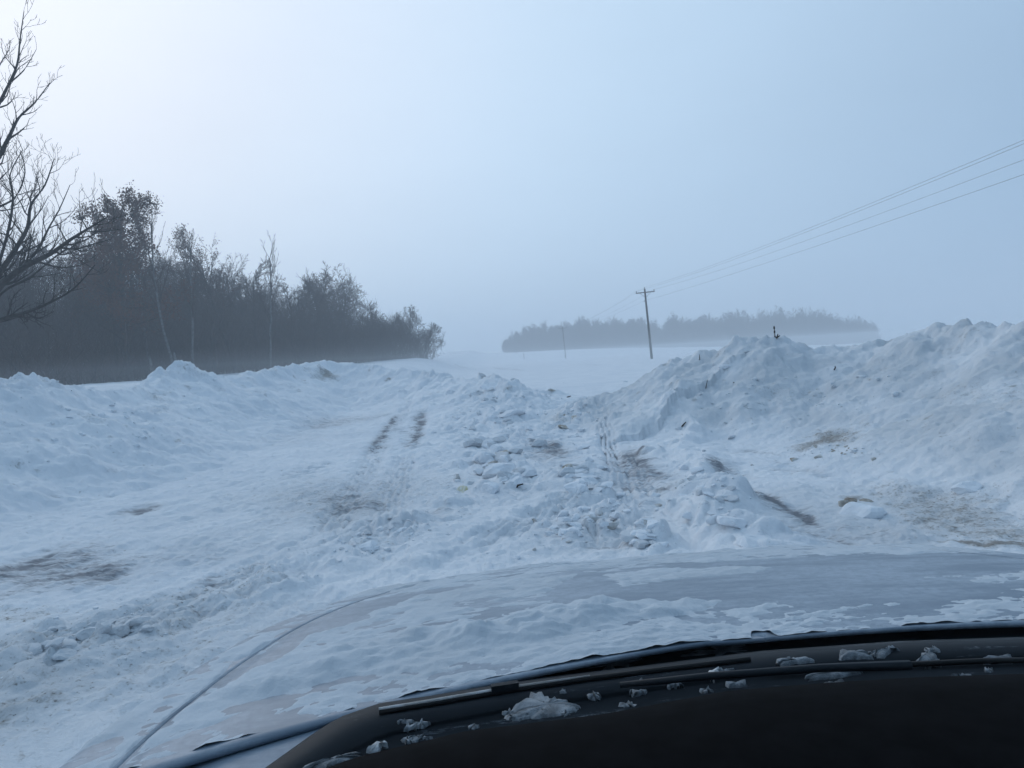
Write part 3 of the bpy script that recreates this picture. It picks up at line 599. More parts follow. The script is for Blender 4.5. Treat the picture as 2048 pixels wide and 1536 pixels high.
# pale snow plastered stubs in front of the wood
for px, y0, y1, D, lab in ((304, 712, 762, 50, 'short pale snow plastered trunk stub just left of the bank peak'), (353, 705, 745, 56, 'thin pale trunk rising behind the bank peak')):
    a, b = ony(px + 4, y1 + 12, D), ony(px - 5, y0, D); m_ = MB(); m_.tube([a, (a + b) / 2 + [.05, 0, 0], b], [.13, .11, .07], 7); tag(link('tree_stub', m_.mesh('tree_stub', M_BIRCH)), lab, 'tree stub')

# ------------------------------------------------------------------ power line
LX = 20.3; POLE_Y = [-19.0, 96.0, 211.0, 326.0, 441.0]
def make_pole():
    """pole standing at the origin, 9.0 m above the snow, leaning a little"""
    P_, A, Bm, I = MB(), MB(), MB(), MB()
    ln = np.array([-.05, 0, 1.0])
    def u(z): return ln * z
    P_.tube([u(-1), u(0), u(3), u(6), u(9.0)], [.17, .165, .15, .13, .11], 10)
    c = u(8.55) + [0, -.16, 0]; A.box(c, np.array([1.22, 0, .061]), (0, .05, 0), (0, 0, .065))
    br = []
    for s in (-1, 1):
        m_ = MB(); m_.tube([u(7.85) + [0, -.12, 0], c + np.array([s * .72, -.02, s * .026 - .03])], .022, 5); br.append(m_)
    ins = []
    for q in (c + [-1.14, 0, .06 - .057], c + [1.14, 0, .06 + .057], u(9.0)):
        m_ = MB(); q = np.asarray(q); m_.tube([q, q + [0, 0, .06], q + [0, 0, .07], q + [0, 0, .14], q + [0, 0, .15], q + [0, 0, .23]], [.02, .02, .06, .065, .045, .03], 8); ins.append(m_)
    bracket = MB(); q = u(7.45); bracket.box(q + [-.16, -.05, 0], (.10, 0, 0), (0, .05, 0), (0, 0, .06))
    return P_.mesh('post', M_WOOD), A.mesh('crossarm', M_WOOD, False), [b.mesh('brace', M_STEEL) for b in br], [i.mesh('insulator', M_CERAMIC) for i in ins], bracket.mesh('bracket', M_STEEL, False)
post, arm, braces, inss, brk = make_pole()
plabel = ['', 'nearest wooden power pole with crossarm, leaning left in front of the far wood', 'second wooden power pole, smaller and fainter, left of the nearest one', 'third power pole, a faint thin line in the blowing snow', 'fourth power pole, nearly lost in the haze']
base_z = {}
for i, y in enumerate(POLE_Y):
    z = height(LX, y) if y > 0 else 0.0
    if i == 1: z = 0.03
    base_z[i] = z
    if i == 0: continue
    o = empty('power_pole', (LX, y, z), plabel[i], 'power pole', 'poles of the power line beside the road')
    link('post', post, o); link('crossarm', arm, o); link('bracket', brk, o)
    for b in braces: link('brace', b, o)
    for b in inss: link('insulator', b, o)
offs = [(-.05 * 9, -.0, 9.2, 1.0, 'top wire running from the top of the nearest pole'), (-.05 * 8.6 - 1.14, -.16, 8.78, 1.1, 'wire from the left end of the crossarm, close beside the top wire'),
        (-.05 * 8.6 + 1.14, -.16, 8.86, 1.0, 'wire from the right end of the crossarm, middle one of those seen'), (-.05 * 7.45 - .2, -.05, 7.5, .55, 'lowest wire, fixed to the post below the crossarm')]
for dx, dy, dz, sag, lab in offs:
    m_ = MB(); pts = []
    for i in range(len(POLE_Y) - 1):
        for k in range(24):
            t = k / 24; y = POLE_Y[i] + (POLE_Y[i + 1] - POLE_Y[i]) * t; z = base_z[i] + (base_z[i + 1] - base_z[i]) * t
            pts.append((LX + dx, y + dy, z + dz - sag * 4 * t * (1 - t)))
    pts.append((LX + dx, POLE_Y[-1] + dy, base_z[4] + dz))
    m_.tube(pts, .0065, 4); tag(link('power_wire', m_.mesh('power_wire', M_WIRE)), lab, 'wire', 'wires of the power line')
# small posts in the field
for px, D, h_, lab in ((1048, 240, 1.9, 'faint short post in the field left of the third pole'), (1034, 290, 2.6, 'fainter post at the left foot of the far wood')):
    p = ony(px, 712, D); z = height(p[0], D); m_ = MB(); m_.tube([(p[0], D, z - .3), (p[0] - .05, D, z + h_)], .11, 6); tag(link('field_post', m_.mesh('field_post', M_WOOD)), lab, 'post')

print('TREES', time.time() - _T0)
# ------------------------------------------------------------------ lumps of snow
def lump_mesh(seed, lv=3, flat_=.75, ang_=.5):
    import bmesh
    rg = np.random.default_rng(seed); bm = bmesh.new(); bmesh.ops.create_icosphere(bm, subdivisions=lv, radius=1)
    V = np.array([v.co[:] for v in bm.verts])
    nrmls = rg.normal(0, 1, (9, 3)); nrmls /= np.linalg.norm(nrmls, axis=1)[:, None]; cut = rg.uniform(.38, .85, 9)
    for nn, c in zip(nrmls, cut):
        dd = V @ nn; V = V - np.outer(np.clip(dd - c, 0, 9) * .96, nn)
    V += .09 * np.stack([fbm(V[:, 0] * 2.1 + seed, V[:, 1] * 2.1 + V[:, 2] * 1.3, 4, seed + k, .6) for k in range(3)], 1)
    V[:, 2] *= flat_
    me = bpy.data.meshes.new('snow_lump'); 
    for v, c in zip(bm.verts, V): v.co = c
    bm.to_mesh(me); bm.free(); me.polygons.foreach_set('use_smooth', np.full(len(me.polygons), False)); return me
PROTO = [lump_mesh(300 + i) for i in range(8)]
def proto_mat(i, m):
    me = PROTO[i].copy(); me.materials.clear(); me.materials.append(m); return me
PM = {'snow': [proto_mat(i, M_SNOW) for i in range(8)], 'brown': [proto_mat(i, M_BROWN) for i in range(8)], 'grey': [proto_mat(i, M_GREYICE) for i in range(8)], 'yellow': [proto_mat(i, M_YELLOW) for i in range(2)], 'dull': [proto_mat(i, M_DULL) for i in range(8)], 'mud': [proto_mat(i, M_MUD) for i in range(8)]}
def ground_at_px(px, py):                                     # where the sight line of a pixel meets the snow
    d = ray(px, py); s = np.linspace(3.0, 60, 1400) / d[1]; X, Y, Z = d[0] * s, d[1] * s, EYE + d[2] * s
    hit = np.nonzero(Z < heights(X, Y))[0]
    return (X[hit[0]], Y[hit[0]]) if len(hit) else None
def lump(px, py, wpx, kind, label, group=None, flat_=1.0, name='snow_lump', i=None, sinkf=.28, rz=None):
    g = ground_at_px(px, py)
    if g is None: return None
    if wpx > 80: sinkf = .40
    s = wpx / F * g[1] / 2; i = random.randrange(8) if i is None else i
    o = link(name, PM[kind][i % len(PM[kind])]); o.scale = (s, s * random.uniform(.75, 1.1), s * flat_ * random.uniform(.75, 1.1))
    o.location = (g[0], g[1] + s * .5, min(height(g[0], g[1] + s * q_) for q_ in (-.3, .1, .5)) + s * flat_ * .75 * (1 - 2 * sinkf) * .6); o.rotation_euler = (random.uniform(-.3, .3), random.uniform(-.3, .3), random.uniform(0, 6.28) if rz is None else rz)
    return tag(o, label, 'snow lump', group)
named = [
    (1733, 1034, 112, 'snow', 'large snow block with a sandy upper edge standing alone at right', .62, 7), (1690, 1014, 26, 'mud', 'dark brown clod at the left corner of the large block at right', 1.3, 3),
    (1708, 1006, 34, 'mud', 'dark brown crust on the upper left edge of the large block at right', .7, 1), (1738, 1004, 32, 'mud', 'dark brown crust on the upper right edge of the large block at right', .6, 5),
    (927, 985, 34, 'yellow', 'small yellow stained snow lump left of the middle rubble', 1.0, 0), (912, 960, 24, 'grey', 'thin greyish curl of snow just above the yellow stained lump', 1.3, 1),
    (985, 935, 36, 'grey', 'brown grey rounded lump lodged in the left of the middle rubble', .8, 4), (1000, 912, 34, 'brown', 'tan lump sitting just above the brown grey rounded one', .6, 5),
    (1152, 833, 26, 'brown', 'small brown lump highest in the broken snow right of the mound', .7, 6), (1134, 857, 36, 'brown', 'flat tan slab below the small brown lump beside the mound', .4, 7),
    (1138, 938, 38, 'brown', 'tan sided lump at the left end of the right rubble heap', .7, 1), (1010, 945, 95, 'snow', 'wide rounded snow boulder in the front of the middle rubble', .75, 0),
    (1055, 955, 60, 'snow', 'snow boulder at the right end of the middle rubble', .8, 3), (1178, 962, 90, 'snow', 'large snow boulder topping the right rubble heap', .75, 5),
    (1240, 1000, 40, 'snow', 'snow lump below the right rubble heap', .8, 6), (1305, 1078, 62, 'snow', 'split angular snow chunk near the hood right of centre', .6, 7), (1278, 1090, 40, 'snow', 'smaller chunk leaning against the split angular one', .7, 2),
    (735, 1100, 50, 'snow', 'snow clod on the low windrow left of centre', .7, 4), (262, 1258, 100, 'dull', 'rounded snow heap in the left foreground close to the fender', .6, 3), (205, 1268, 50, 'dull', 'lump left of the rounded heap in the left foreground', .8, 1),
    (1395, 945, 40, 'snow', 'snow lump on the ridge between the two tracks', .7, 6), (1470, 1055, 70, 'snow', 'rounded clod on the lower end of the right ridge', .7, 2), (1530, 1095, 120, 'snow', 'broad smooth snow hump at the hood edge right of centre', .55, 5),
    (1385, 1040, 50, 'snow', 'flat chunk on the left flank of the right ridge', .5, 0), (985, 778, 56, 'snow', 'big rounded block on the top of the middle mound', .7, 2), (1025, 830, 60, 'snow', 'block on the front of the middle mound', .7, 2), (1455, 735, 36, 'snow', 'block on the left hump of the right pile', .8, 3),
    (1105, 783, 24, 'brown', 'pale tan lump on the skyline right of the mound', .8, 2), (1590, 922, 22, 'brown', 'small sandy clod just below the brown sandy patch', .7, 4), (1640, 916, 20, 'brown', 'upright brown clod at the lower edge of the sandy patch', 1.1, 5), (1750, 920, 14, 'brown', 'tiny brown crumb right of the sandy patch', .8, 6),
    (1505, 932, 9, 'grey', 'tiny dark pebble like crumb on the smooth snow left of the sandy patch', 1.0, 1), (1940, 985, 60, 'snow', 'lump at the foot of the right pile near the sandy strip', .7, 1)]
for px, py, w, kind, lab, fl, i in named: lump(px, py, w, kind, lab, None, fl, i=i)
def scatter(n, cx, cy_, hw, hh, rot, w0, w1, label, group, kinds=('snow',)):
    for _ in range(n):
        a, b = random.gauss(0, .45), random.gauss(0, .45); px = cx + a * hw * math.cos(R(rot)) - b * hh * math.sin(R(rot)); py = cy_ + a * hw * math.sin(R(rot)) + b * hh * math.cos(R(rot))
        lump(px, py, random.uniform(w0, w1) * (py / 1000) ** 2, random.choice(kinds), label, group, random.uniform(.6, 1.0))
scatter(30, 990, 925, 80, 55, 0, 18, 62, 'white snow lump in the rubble in the middle of the road', 'lumps of the middle rubble', ('snow', 'dull'))
scatter(24, 1175, 965, 70, 40, 5, 16, 56, 'white snow lump in the rubble right of centre', 'lumps of the rubble right of centre', ('snow', 'dull'))
scatter(40, 1180, 1040, 140, 50, -14, 10, 40, 'small snow chunk on the churned snow in front of the hood', 'chunks in front of the hood', ('snow', 'snow', 'snow', 'grey'))
scatter(18, 1290, 1075, 55, 25, 0, 20, 52, 'angular snow chunk in the heap by the hood edge', 'chunks heaped by the hood edge', ('snow', 'dull'))
scatter(24, 1430, 1000, 40, 110, -38, 12, 40, 'snow lump on the ridge right of the tyre track', 'lumps on the right ridge', ('snow', 'dull'))
scatter(22, 1000, 810, 90, 40, 8, 14, 34, 'snow block on the middle mound', 'blocks on the middle mound', ('snow', 'dull'))
scatter(10, 1140, 830, 50, 35, 0, 10, 24, 'snow lump on the broken slope right of the mound', 'lumps right of the mound', ('snow', 'snow', 'brown'))
scatter(20, 180, 1275, 150, 40, -14, 14, 36, 'snow clod scattered in the left foreground', 'clods in the left foreground', ('dull',))
scatter(16, 760, 1075, 130, 25, -14, 9, 24, 'clod on the low windrow left of centre', 'clods on the left windrow', ('snow', 'dull'))
scatter(14, 1665, 905, 75, 12, 0, 6, 12, 'sandy brown clod in the dirty patch at the foot of the right pile', 'clods in the sandy patch', ('brown',))
scatter(24, 1560, 800, 240, 90, 0, 12, 30, 'snow clod on the face of the right pile', 'clods on the right pile', ('dull',))
scatter(22, 250, 840, 240, 60, -4, 10, 24, 'snow clod on the face of the left bank', 'clods on the left bank')
# crumbs too small and many to count
def crumbs():
    base = lump_mesh(390, 1); V0 = np.array([v.co[:] for v in base.vertices]); F0 = np.array([p.vertices[:] for p in base.polygons])
    VV, FF = [], []; n0 = 0
    zones = [(1000, 900, 110, 90, 0, 180), (1160, 1030, 170, 70, -12, 312), (1430, 1000, 60, 130, -38, 144), (180, 1280, 240, 80, -14, 198), (760, 1080, 200, 45, -14, 156), (1280, 1075, 90, 40, 0, 96), (480, 1180, 260, 50, -16, 90), (1650, 800, 330, 110, 0, 156), (260, 850, 300, 80, -4, 108), (1150, 840, 90, 60, 0, 200), (1660, 910, 90, 16, 0, 90)]
    for cx, cy_, hw, hh, rot, n in zones:
        a, b = rng.normal(0, .5, n), rng.normal(0, .5, n)
        px = cx + a * hw * math.cos(R(rot)) - b * hh * math.sin(R(rot)); py = cy_ + a * hw * math.sin(R(rot)) + b * hh * math.cos(R(rot)); py = np.clip(py, 765, 1480)
        dirs = np.stack([px - 1024, -(py - 768), np.full(n, -F)], 1) @ C2W.T
        s = np.geomspace(3.0, 40, 220)[None, :] / dirs[:, 1:2]
        X, Y, Z = dirs[:, 0:1] * s, dirs[:, 1:2] * s, EYE + dirs[:, 2:3] * s
        H = heights(X.ravel(), Y.ravel()).reshape(X.shape); hit = Z < H; ok = hit.any(1); k = hit.argmax(1)
        x, y, z = (q[np.arange(n), k][ok] for q in (X, Y, H)); m = len(x)
        sz = 1.6 * np.exp(rng.normal(.45, .55, m)) / F * y * .8
        for xx, yy, z_, ss in zip(x, y, z, sz):
            th = rng.uniform(0, 6.28); c, s_ = math.cos(th), math.sin(th); q = V0 * ss * rng.uniform(.6, 1.3, 3)
            VV.append(np.stack([q[:, 0] * c - q[:, 1] * s_ + xx, q[:, 0] * s_ + q[:, 1] * c + yy, q[:, 2] + z_ + ss * rng.uniform(-.35, .25)], 1)); FF.append(F0 + n0); n0 += len(V0)
    link('snow_crumbs', mesh_np('snow_crumbs', np.concatenate(VV), np.concatenate(FF), M_SNOW), kind='stuff', label='small crumbs of broken snow scattered over the road and banks', category='snow crumbs')
crumbs()
# sticks caught in the snow and the marker on the pile
def stick(px, py, D, dx, dy, r, label, bends=1):
    a = ony(px, py, D); b = ony(px + dx, py + dy, D - .05); m_ = MB(); mid = (a + b) / 2 + rng.normal(0, .02, 3)
    m_.tube([a + [0, .02, -.05], mid, b], [r, r * .8, r * .5], 5); tag(link('stick', m_.mesh('stick', M_STICK)), label, 'stick')
for px, py, dx, dy, r, lab in [(1395, 722, 4, -13, .012, 'thin twig on the left crest of the right pile'), (1356, 860, 16, -16, .016, 'stick lying low on the left foot of the right pile'), (1411, 780, 4, -20, .010, 'upright twig on the left face of the right pile'), (1463, 765, 14, 9, .016, 'dark stick on the left hump of the right pile'),
                               (1666, 740, 4, -8, .014, 'short dark twig in the saddle of the right pile'), (1822, 800, 4, 12, .014, 'short stick low on the right hump'), (1130, 794, 12, -2, .02, 'dark flat stick on the slope right of the mound'), (1030, 973, 16, -5, .014, 'dark stick at the front of the middle rubble')]:
    g = ground_at_px(px, py)
    if g is not None: stick(px, py, g[1], dx, dy, r, lab)
mk = empty('marker_stake', tuple(ony(1552, 690, 14.0)), 'thin dark marker stake sticking out of the left hump of the right pile', 'stake'); O = np.array(mk.location)
m_ = MB(); a, b = ony(1552, 695, 14) - O, ony(1548, 652, 14) - O; m_.tube([a, b], [.009, .008], 6); link('stake', m_.mesh('stake', M_WOOD), mk)
for t0, t1 in ((.20, .34), (.40, .55), (.68, .78), (.86, .97)):
    m_ = MB(); m_.tube([a + (b - a) * t0, a + (b - a) * t1], .015, 6); link('dark_band', m_.mesh('dark_band', M_STICK), mk)
m_ = MB(); q = ony(1553, 676, 13.97) - O; m_.tube([q, ony(1560, 671, 13.9) - O], [.018, .008], 5); m_.tube([q, ony(1556, 668, 13.95) - O], [.015, .008], 5); link('snag', m_.mesh('snag', M_STICK), mk)

print('LUMPS', time.time() - _T0)
# ------------------------------------------------------------------ the car the picture is taken from
M_PAINT, _t, _b = mat('silver_paint')
_co = obj_co(_t, (1.0, 3.2, 1.0), (0, 0, R(10)))
_fr = math_(_t, 'MULTIPLY', rng_map(_t, noise(_t, _co, 3.0, 6, .65), .34, .62), rng_map(_t, noise(_t, obj_co(_t), 60.0, 4, .7), .3, .65, .35, 1.0))
_t.links.new(mixc(_t, math_(_t, 'MULTIPLY', _fr, .7), (0.17, 0.215, 0.27), (0.40, 0.455, 0.52)), _b.inputs['Base Color']); _b.inputs['Roughness'].default_value = .42; _b.inputs['Specular IOR Level'].default_value = .35
M_PLASTIC, _t, _b = mat('black_cowl_plastic')
_co = obj_co(_t, (5.0, 26.0, 26.0), (0, 0, R(8))); _sm = math_(_t, 'MULTIPLY', rng_map(_t, noise(_t, _co, 1.3, 6, .7), .56, .74), rng_map(_t, noise(_t, obj_co(_t), 90.0, 4, .7), .42, .62))
_t.links.new(mixc(_t, math_(_t, 'MULTIPLY', _sm, .55), (0.014, 0.018, 0.023), (0.36, 0.40, 0.45)), _b.inputs['Base Color']); _b.inputs['Roughness'].default_value = .65; _b.inputs['Specular IOR Level'].default_value = .25
M_DASH = flat('black_dash', (0.007, 0.007, 0.008), 0.9, 0.03, .2, 30)
M_RUBBER = flat('wiper_rubber', (0.014, 0.014, 0.015), 0.7, 0.3)
YAW = R(5.5); OX, OY, OZ = .37, 1.07, 1.067
car = empty('car', (OX, OY, 0), 'silver car seen from inside over its snow dusted hood and black cowl', 'car', None, YAW)
def loc(p):                                                   # world -> car axes
    x, y = p[0] - OX, p[1] - OY; c, s = math.cos(-YAW), math.sin(-YAW); return np.array([x * c - y * s, x * s + y * c, p[2]])
OUT = np.array([(1.06, -.50), (1.045, -.22), (1.02, -.06), (1.0, .02), (.955, .2), (.90, .37), (.80, .6), (.70, .8), (.585, .955), (.44, 1.03), (.22, 1.055), (0, 1.06)])
def outline(phi):
    pts = np.concatenate([OUT, OUT[::-1][1:] * [-1, 1]]); a = np.arctan2(pts[:, 1], pts[:, 0]); a[a < -1] += 2 * np.pi; r = np.hypot(pts[:, 0], pts[:, 1]); o = np.argsort(a); return np.interp(phi, a[o], r[o])
def hood_z(x, y, k):
    z = OZ - .028 * x * x - .135 * np.clip(y / .95, 0, 2) ** 1.6 - .03 * np.clip(k - .55, 0, 2) ** 2
    z = z - .055 * np.clip((k - .93) / .07, 0, 9) ** 2 * (k <= 1.0) - (k > 1.0) * (.055 + (k - 1.0) * 2.4)
    ax = x + .10 + .08 * (y - .1)                              # pressed crease beside the middle, and one nearer the fender
    z = z + .006 * np.exp(-np.clip(ax, 0, 9) / .05) * (ax > 0) + .006 * (ax <= 0) * np.exp(ax / .35)
    return z
def hood_grid(k0, k1, nk, p0, p1, npn, extra=None):
    ks = np.linspace(k0, k1, nk) if extra is None else np.array(extra); ph = np.linspace(p0, p1, npn); K_, PH = np.meshgrid(ks, ph)
    rr = outline(PH) * np.minimum(K_, 1 + (K_ - 1) * .25); x, y = np.cos(PH) * rr, np.sin(PH) * rr
    z = hood_z(x, y, K_); y = y - .185 * x * x * np.clip(1 - y / .5, 0, 1); q = [(i * nk + j, i * nk + j + 1, (i + 1) * nk + j + 1, (i + 1) * nk + j) for i in range(npn - 1) for j in range(nk - 1)]
    return np.stack([x, y, z], -1).reshape(-1, 3), q, (K_, PH, x, y, z)
def solid(name, V, q, m, thick=.012, smooth=True):
    me = mesh_np(name, V, q, m, smooth); o = link(name, me, car); md = o.modifiers.new('thickness', 'SOLIDIFY'); md.thickness = thick * .55; md.offset = -1; return o
V, q, _ = hood_grid(.0, .855, 30, -.02, math.pi + .02, 120); hood = solid('hood', V, q, M_PAINT)
for side, (a, b) in (('r', (-.42, math.pi / 2)), ('l', (math.pi / 2 + .002, math.pi + .42))):
    ks = list(np.linspace(.858, 1.0, 14)) + [1.03, 1.08, 1.15]; V, q, _ = hood_grid(0, 1, len(ks), a, b, 90, ks); solid('fender', V, q, M_PAINT)
# snow lying on the hood: a sheet of uneven thickness that dips under the paint where the wind bared it
nkk, npp = 190, 420
V, q, (K_, PH, x, y, z) = hood_grid(.02, 1.0, nkk, -.36, math.pi + .36, npp)
th = .003 + .004 * fbm(x * 2.2, y * 5, 4, 401) + .0035 * fbm(x * 9, y * 22, 4, 403) + .0026 * fbm(x * 34, y * 60, 3, 405)
def wpatch(px, py, hw, hh, rot):
    o_ = loc(onz(px, py, 1.02)); a_ = loc(onz(px + hw * math.cos(R(rot)), py + hw * math.sin(R(rot)), 1.02)) - o_; b_ = loc(onz(px - hh * math.sin(R(rot)), py + hh * math.cos(R(rot)), 1.02)) - o_
    det = a_[0] * b_[1] - a_[1] * b_[0]; u = ((x - o_[0]) * b_[1] - (y - o_[1]) * b_[0]) / det; v = (a_[0] * (y - o_[1]) - a_[1] * (x - o_[0])) / det
    return np.clip(1.5 - np.hypot(u, v) + .35 * fbm(x * 5, y * 12, 3, 407), 0, 1)
bared = np.zeros_like(x)
for w in ((380, 1315, 150, 26, -30), (150, 1440, 130, 16, -24), (690, 1225, 110, 22, -24), (580, 1290, 60, 20, -40), (480, 1355, 40, 16, -45), (1180, 1200, 60, 60, 60), (1600, 1205, 380, 45, -2), (1850, 1140, 260, 40, -2), (1700, 1118, 420, 14, 0), (880, 1162, 60, 8, -4)):
    bared = np.maximum(bared, wpatch(*w))
drift = np.zeros_like(x)
for w, s in (((1000, 1310, 330, 26, -8), .028), ((620, 1385, 170, 20, -14), .024), ((1160, 1262, 90, 18, -4), .026), ((560, 1400, 60, 14, -14), .024)): drift = np.maximum(drift, wpatch(*w) * s)
th = th - .012 * bared * (1 - np.clip(drift / .02, 0, 1)) + drift * (.5 + .55 * lumps(x * 15, y * 18, 411, .6) + .35 * fbm(x * 9, y * 9, 5, 413, .6))
th = np.where(np.abs(K_ - .857) < .0032, -.004, th)
th = np.clip(th, -.008, .09) * np.clip((1.0 - K_) / .05, 0, 1) - .0015
V = V.reshape(npp, nkk, 3); V[..., 2] += th; okv = (((PH > .0) & (PH < math.pi)) | (K_ > .875)).ravel(); q = [f for f in q if okv[list(f)].all()]; me = mesh_np('hood_snow', V.reshape(-1, 3), q, M_HSNOW if 'M_HSNOW' in globals() else plain_snow('wind_packed_snow', (.56, .60, .64), 45., .008))
hs = link('hood_snow', me, None); hs.location = car.location; hs.rotation_euler = car.rotation_euler
tag(hs, 'thin wind packed snow on the car hood, drifted thick along the cowl', 'snow cover')
# painted gutter, black cowl and dash: strips between curves given at their own heights
def strip(name, curves, m, n=80, parent=car, thick=.01, wav=None):
    rows = []
    for c in curves:
        c = np.array([loc(onz(px, py, z)) for px, py, z in c]); s = np.concatenate([[0], np.cumsum(np.linalg.norm(np.diff(c, axis=0), axis=1))]); s /= s[-1]
        tt = np.linspace(0, 1, n); rows.append(np.stack([np.interp(tt, s, c[:, k]) for k in range(3)], 1))
    V = np.concatenate(rows); k = len(rows); q = [(i * n + j, i * n + j + 1, (i + 1) * n + j + 1, (i + 1) * n + j) for i in range(k - 1) for j in range(n - 1)]
    return solid(name, V, q, m, thick)
rear = [(130, 1590), (225, 1536), (350, 1462), (500, 1425), (750, 1375), (1024, 1330), (1292, 1296), (1517, 1271), (1797, 1257), (2048, 1251), (2300, 1260)]
cowl_t = [(380, 1640), (520, 1555), (610, 1490), (680, 1440), (760, 1412), (1000, 1374), (1300, 1338), (1520, 1310), (1800, 1290), (2048, 1282), (2300, 1288)]
cowl_m = [(430, 1660), (560, 1580), (680, 1510), (760, 1470), (830, 1452), (1020, 1416), (1300, 1376), (1520, 1346), (1800, 1322), (2048, 1313), (2300, 1318)]
cowl_b = [(600, 1700), (690, 1610), (760, 1575), (850, 1540), (950, 1520), (1203, 1480), (1460, 1434), (1653, 1415), (1853, 1402), (2048, 1396), (2300, 1400)]
dash_t = [(520, 1640), (620, 1565), (700, 1533), (740, 1522), (931, 1476), (1203, 1442), (1460, 1394), (1653, 1378), (1853, 1366), (2048, 1360), (2300, 1364)]
def zc(c, z): return [(a, b, z) for a, b in c]
def zg(px): return float(np.interp(px, [100, 225, 350, 500, 750, 1024, 1500, 2048], [1.011, 1.023, 1.033, 1.041, 1.048, 1.050, 1.053, 1.051]))
def zv(c, dz, dy=0): return [(a, b + dy, zg(a) + dz) for a, b in c]
gl = [p for p in rear if p[0] <= 800]; gr = [p for p in rear if p[0] >= 700]; cl = [p for p in cowl_t if p[0] <= 800]; cr = [p for p in cowl_t if p[0] >= 700]
strip('gutter', [zv(gl, -.012, -6), zv(gl, -.006, 6), zv(cl, .0), zv(cl, -.008, 40)], M_PAINT)
strip('vent_panel', [zv(gr, -.022, -6), zv(gr, -.018, 6), zv(cr, -.014), zv(cr, -.016, 30)], M_PLASTIC)
strip('cowl_panel', [zv(cowl_t, .003), zv(cowl_t, .009, 5), zv(cowl_m, .014), zv(cowl_m, .008, 6), zv(cowl_b, .022), zv(cowl_b, .024, 60)], M_PLASTIC)
strip('dashboard', [zc([(a, b + 2) for a, b in dash_t], 1.13), zc(dash_t, 1.165), zc([(a, b + 30) for a, b in dash_t], 1.18), zc([(a, b + 160) for a, b in dash_t], 1.185), zc([(a, b + 420) for a, b in dash_t], 1.16), zc([(a, b + 900) for a, b in dash_t], 1.10)], M_DASH)
# wiper lying on the cowl
m_ = MB(); wl_ = [loc(onz(px, py, zg(px) + .019)) for px, py in ((758, 1424), (860, 1408), (1010, 1382), (1180, 1357), (1330, 1338), (1500, 1318))]
m_.tube(wl_, .0036, 6); blade = link('wiper_blade', m_.mesh('wiper_blade', M_RUBBER), car); m_ = MB(); d_ = nrm(wl_[3] - wl_[2]); m_.box(wl_[2] + [0, 0, .006], d_ * .018, np.cross(d_, [0, 0, 1]) * .0045, (0, 0, .004)); link('clip', m_.mesh('clip', M_PLASTIC, False), blade)
m_ = MB(); m_.tube([p + [0, .0005, .0035] for p in wl_[:4]], [.0022, .0026, .0024, .0014], 5); tag(link('snow_line', m_.mesh('snow_line', M_GREYICE)), 'thin line of snow along the top of the wiper blade', 'snow'); s_ = bpy.data.objects['snow_line']; s_.location = car.location; s_.rotation_euler = car.rotation_euler
m_ = MB(); m_.tube([loc(onz(px, py, z)) for px, py, z in ((1240, 1370, 1.095), (1420, 1352, 1.105), (1640, 1336, 1.10), (1820, 1330, 1.09))], [.0035, .0045, .005, .006], 6); link('wiper_arm', m_.mesh('wiper_arm', M_PLASTIC), car)
m_ = MB(); m_.tube([loc(onz(px, py, zg(px) + .022)) for px, py in ((1540, 1345), (1750, 1332), (1960, 1322), (2200, 1318))], .0036, 6); link('wiper_blade', m_.mesh('wiper_blade', M_RUBBER), car)
# roof and cabin shell round the camera
Mx = MB()
Mx.box((-.0, -2.05, 1.78), (.78, 0, 0), (0, 1.0, 0), (0, 0, .03)); link('roof', Mx.mesh('roof', M_DASH, False), car)
for s in (-1, 1):
    Mx = MB(); Mx.box((s * .86, -1.5, .85), (.05, 0, 0), (0, 1.1, 0), (0, 0, .33)); link('door', Mx.mesh('door', M_PAINT, False), car)
Mx = MB(); Mx.box((0, -2.7, 1.1), (.8, 0, 0), (0, .04, 0), (0, 0, .6)); link('rear_wall', Mx.mesh('rear_wall', M_DASH, False), car)
Mx = MB(); Mx.box((0, -1.5, .45), (.8, 0, 0), (0, 1.2, 0), (0, 0, .03)); link('cabin_floor', Mx.mesh('cabin_floor', M_DASH, False), car)
M_SHADE_SNOW = dirty_snow('shade_toned_snow', (0.30, 0.325, 0.35), (0.13, 0.14, 0.15), .35, .7, 30.0)  # cowl snow with the deep shade of its recess put into the colour
# snow caught in the gutter and on the cowl
def cling(pxs, z, label, group=None, th=.0045, m=None):
    poly = np.array([loc(onz(a, b, zg(a) + z)) for a, b in pxs]); c = poly.mean(0); n = len(poly); V = [c + [0, 0, th]]
    rings = [(.45, th * .95), (.75, th * .75), (.93, th * .4), (1.0, -.003)]; nn = n * 5
    idx = np.linspace(0, n, nn, endpoint=False); per = np.stack([np.interp(idx, np.arange(n + 1), np.append(poly[:, k], poly[0, k])) for k in range(3)], 1)
    per += rng.normal(0, .0022, per.shape)
    for f, h_ in rings: V += list(c + (per - c) * f + np.array([0, 0, 1]) * (h_ + rng.normal(0, th * .10, (nn, 1))))
    fq = [(0, 1 + j, 1 + (j + 1) % nn) for j in range(nn)]
    for r in range(3): fq += [(1 + r * nn + j, 1 + (r + 1) * nn + j, 1 + (r + 1) * nn + (j + 1) % nn, 1 + r * nn + (j + 1) % nn) for j in range(nn)]
    me = bpy.data.meshes.new('snow_patch'); me.from_pydata([tuple(v) for v in V], [], fq); me.update(); me.materials.append(m or M_SHADE_SNOW); me.polygons.foreach_set('use_smooth', np.full(len(me.polygons), True))
    o = link('snow_patch', me); o.location = car.location; o.rotation_euler = car.rotation_euler; tag(o, label, 'snow patch', group)
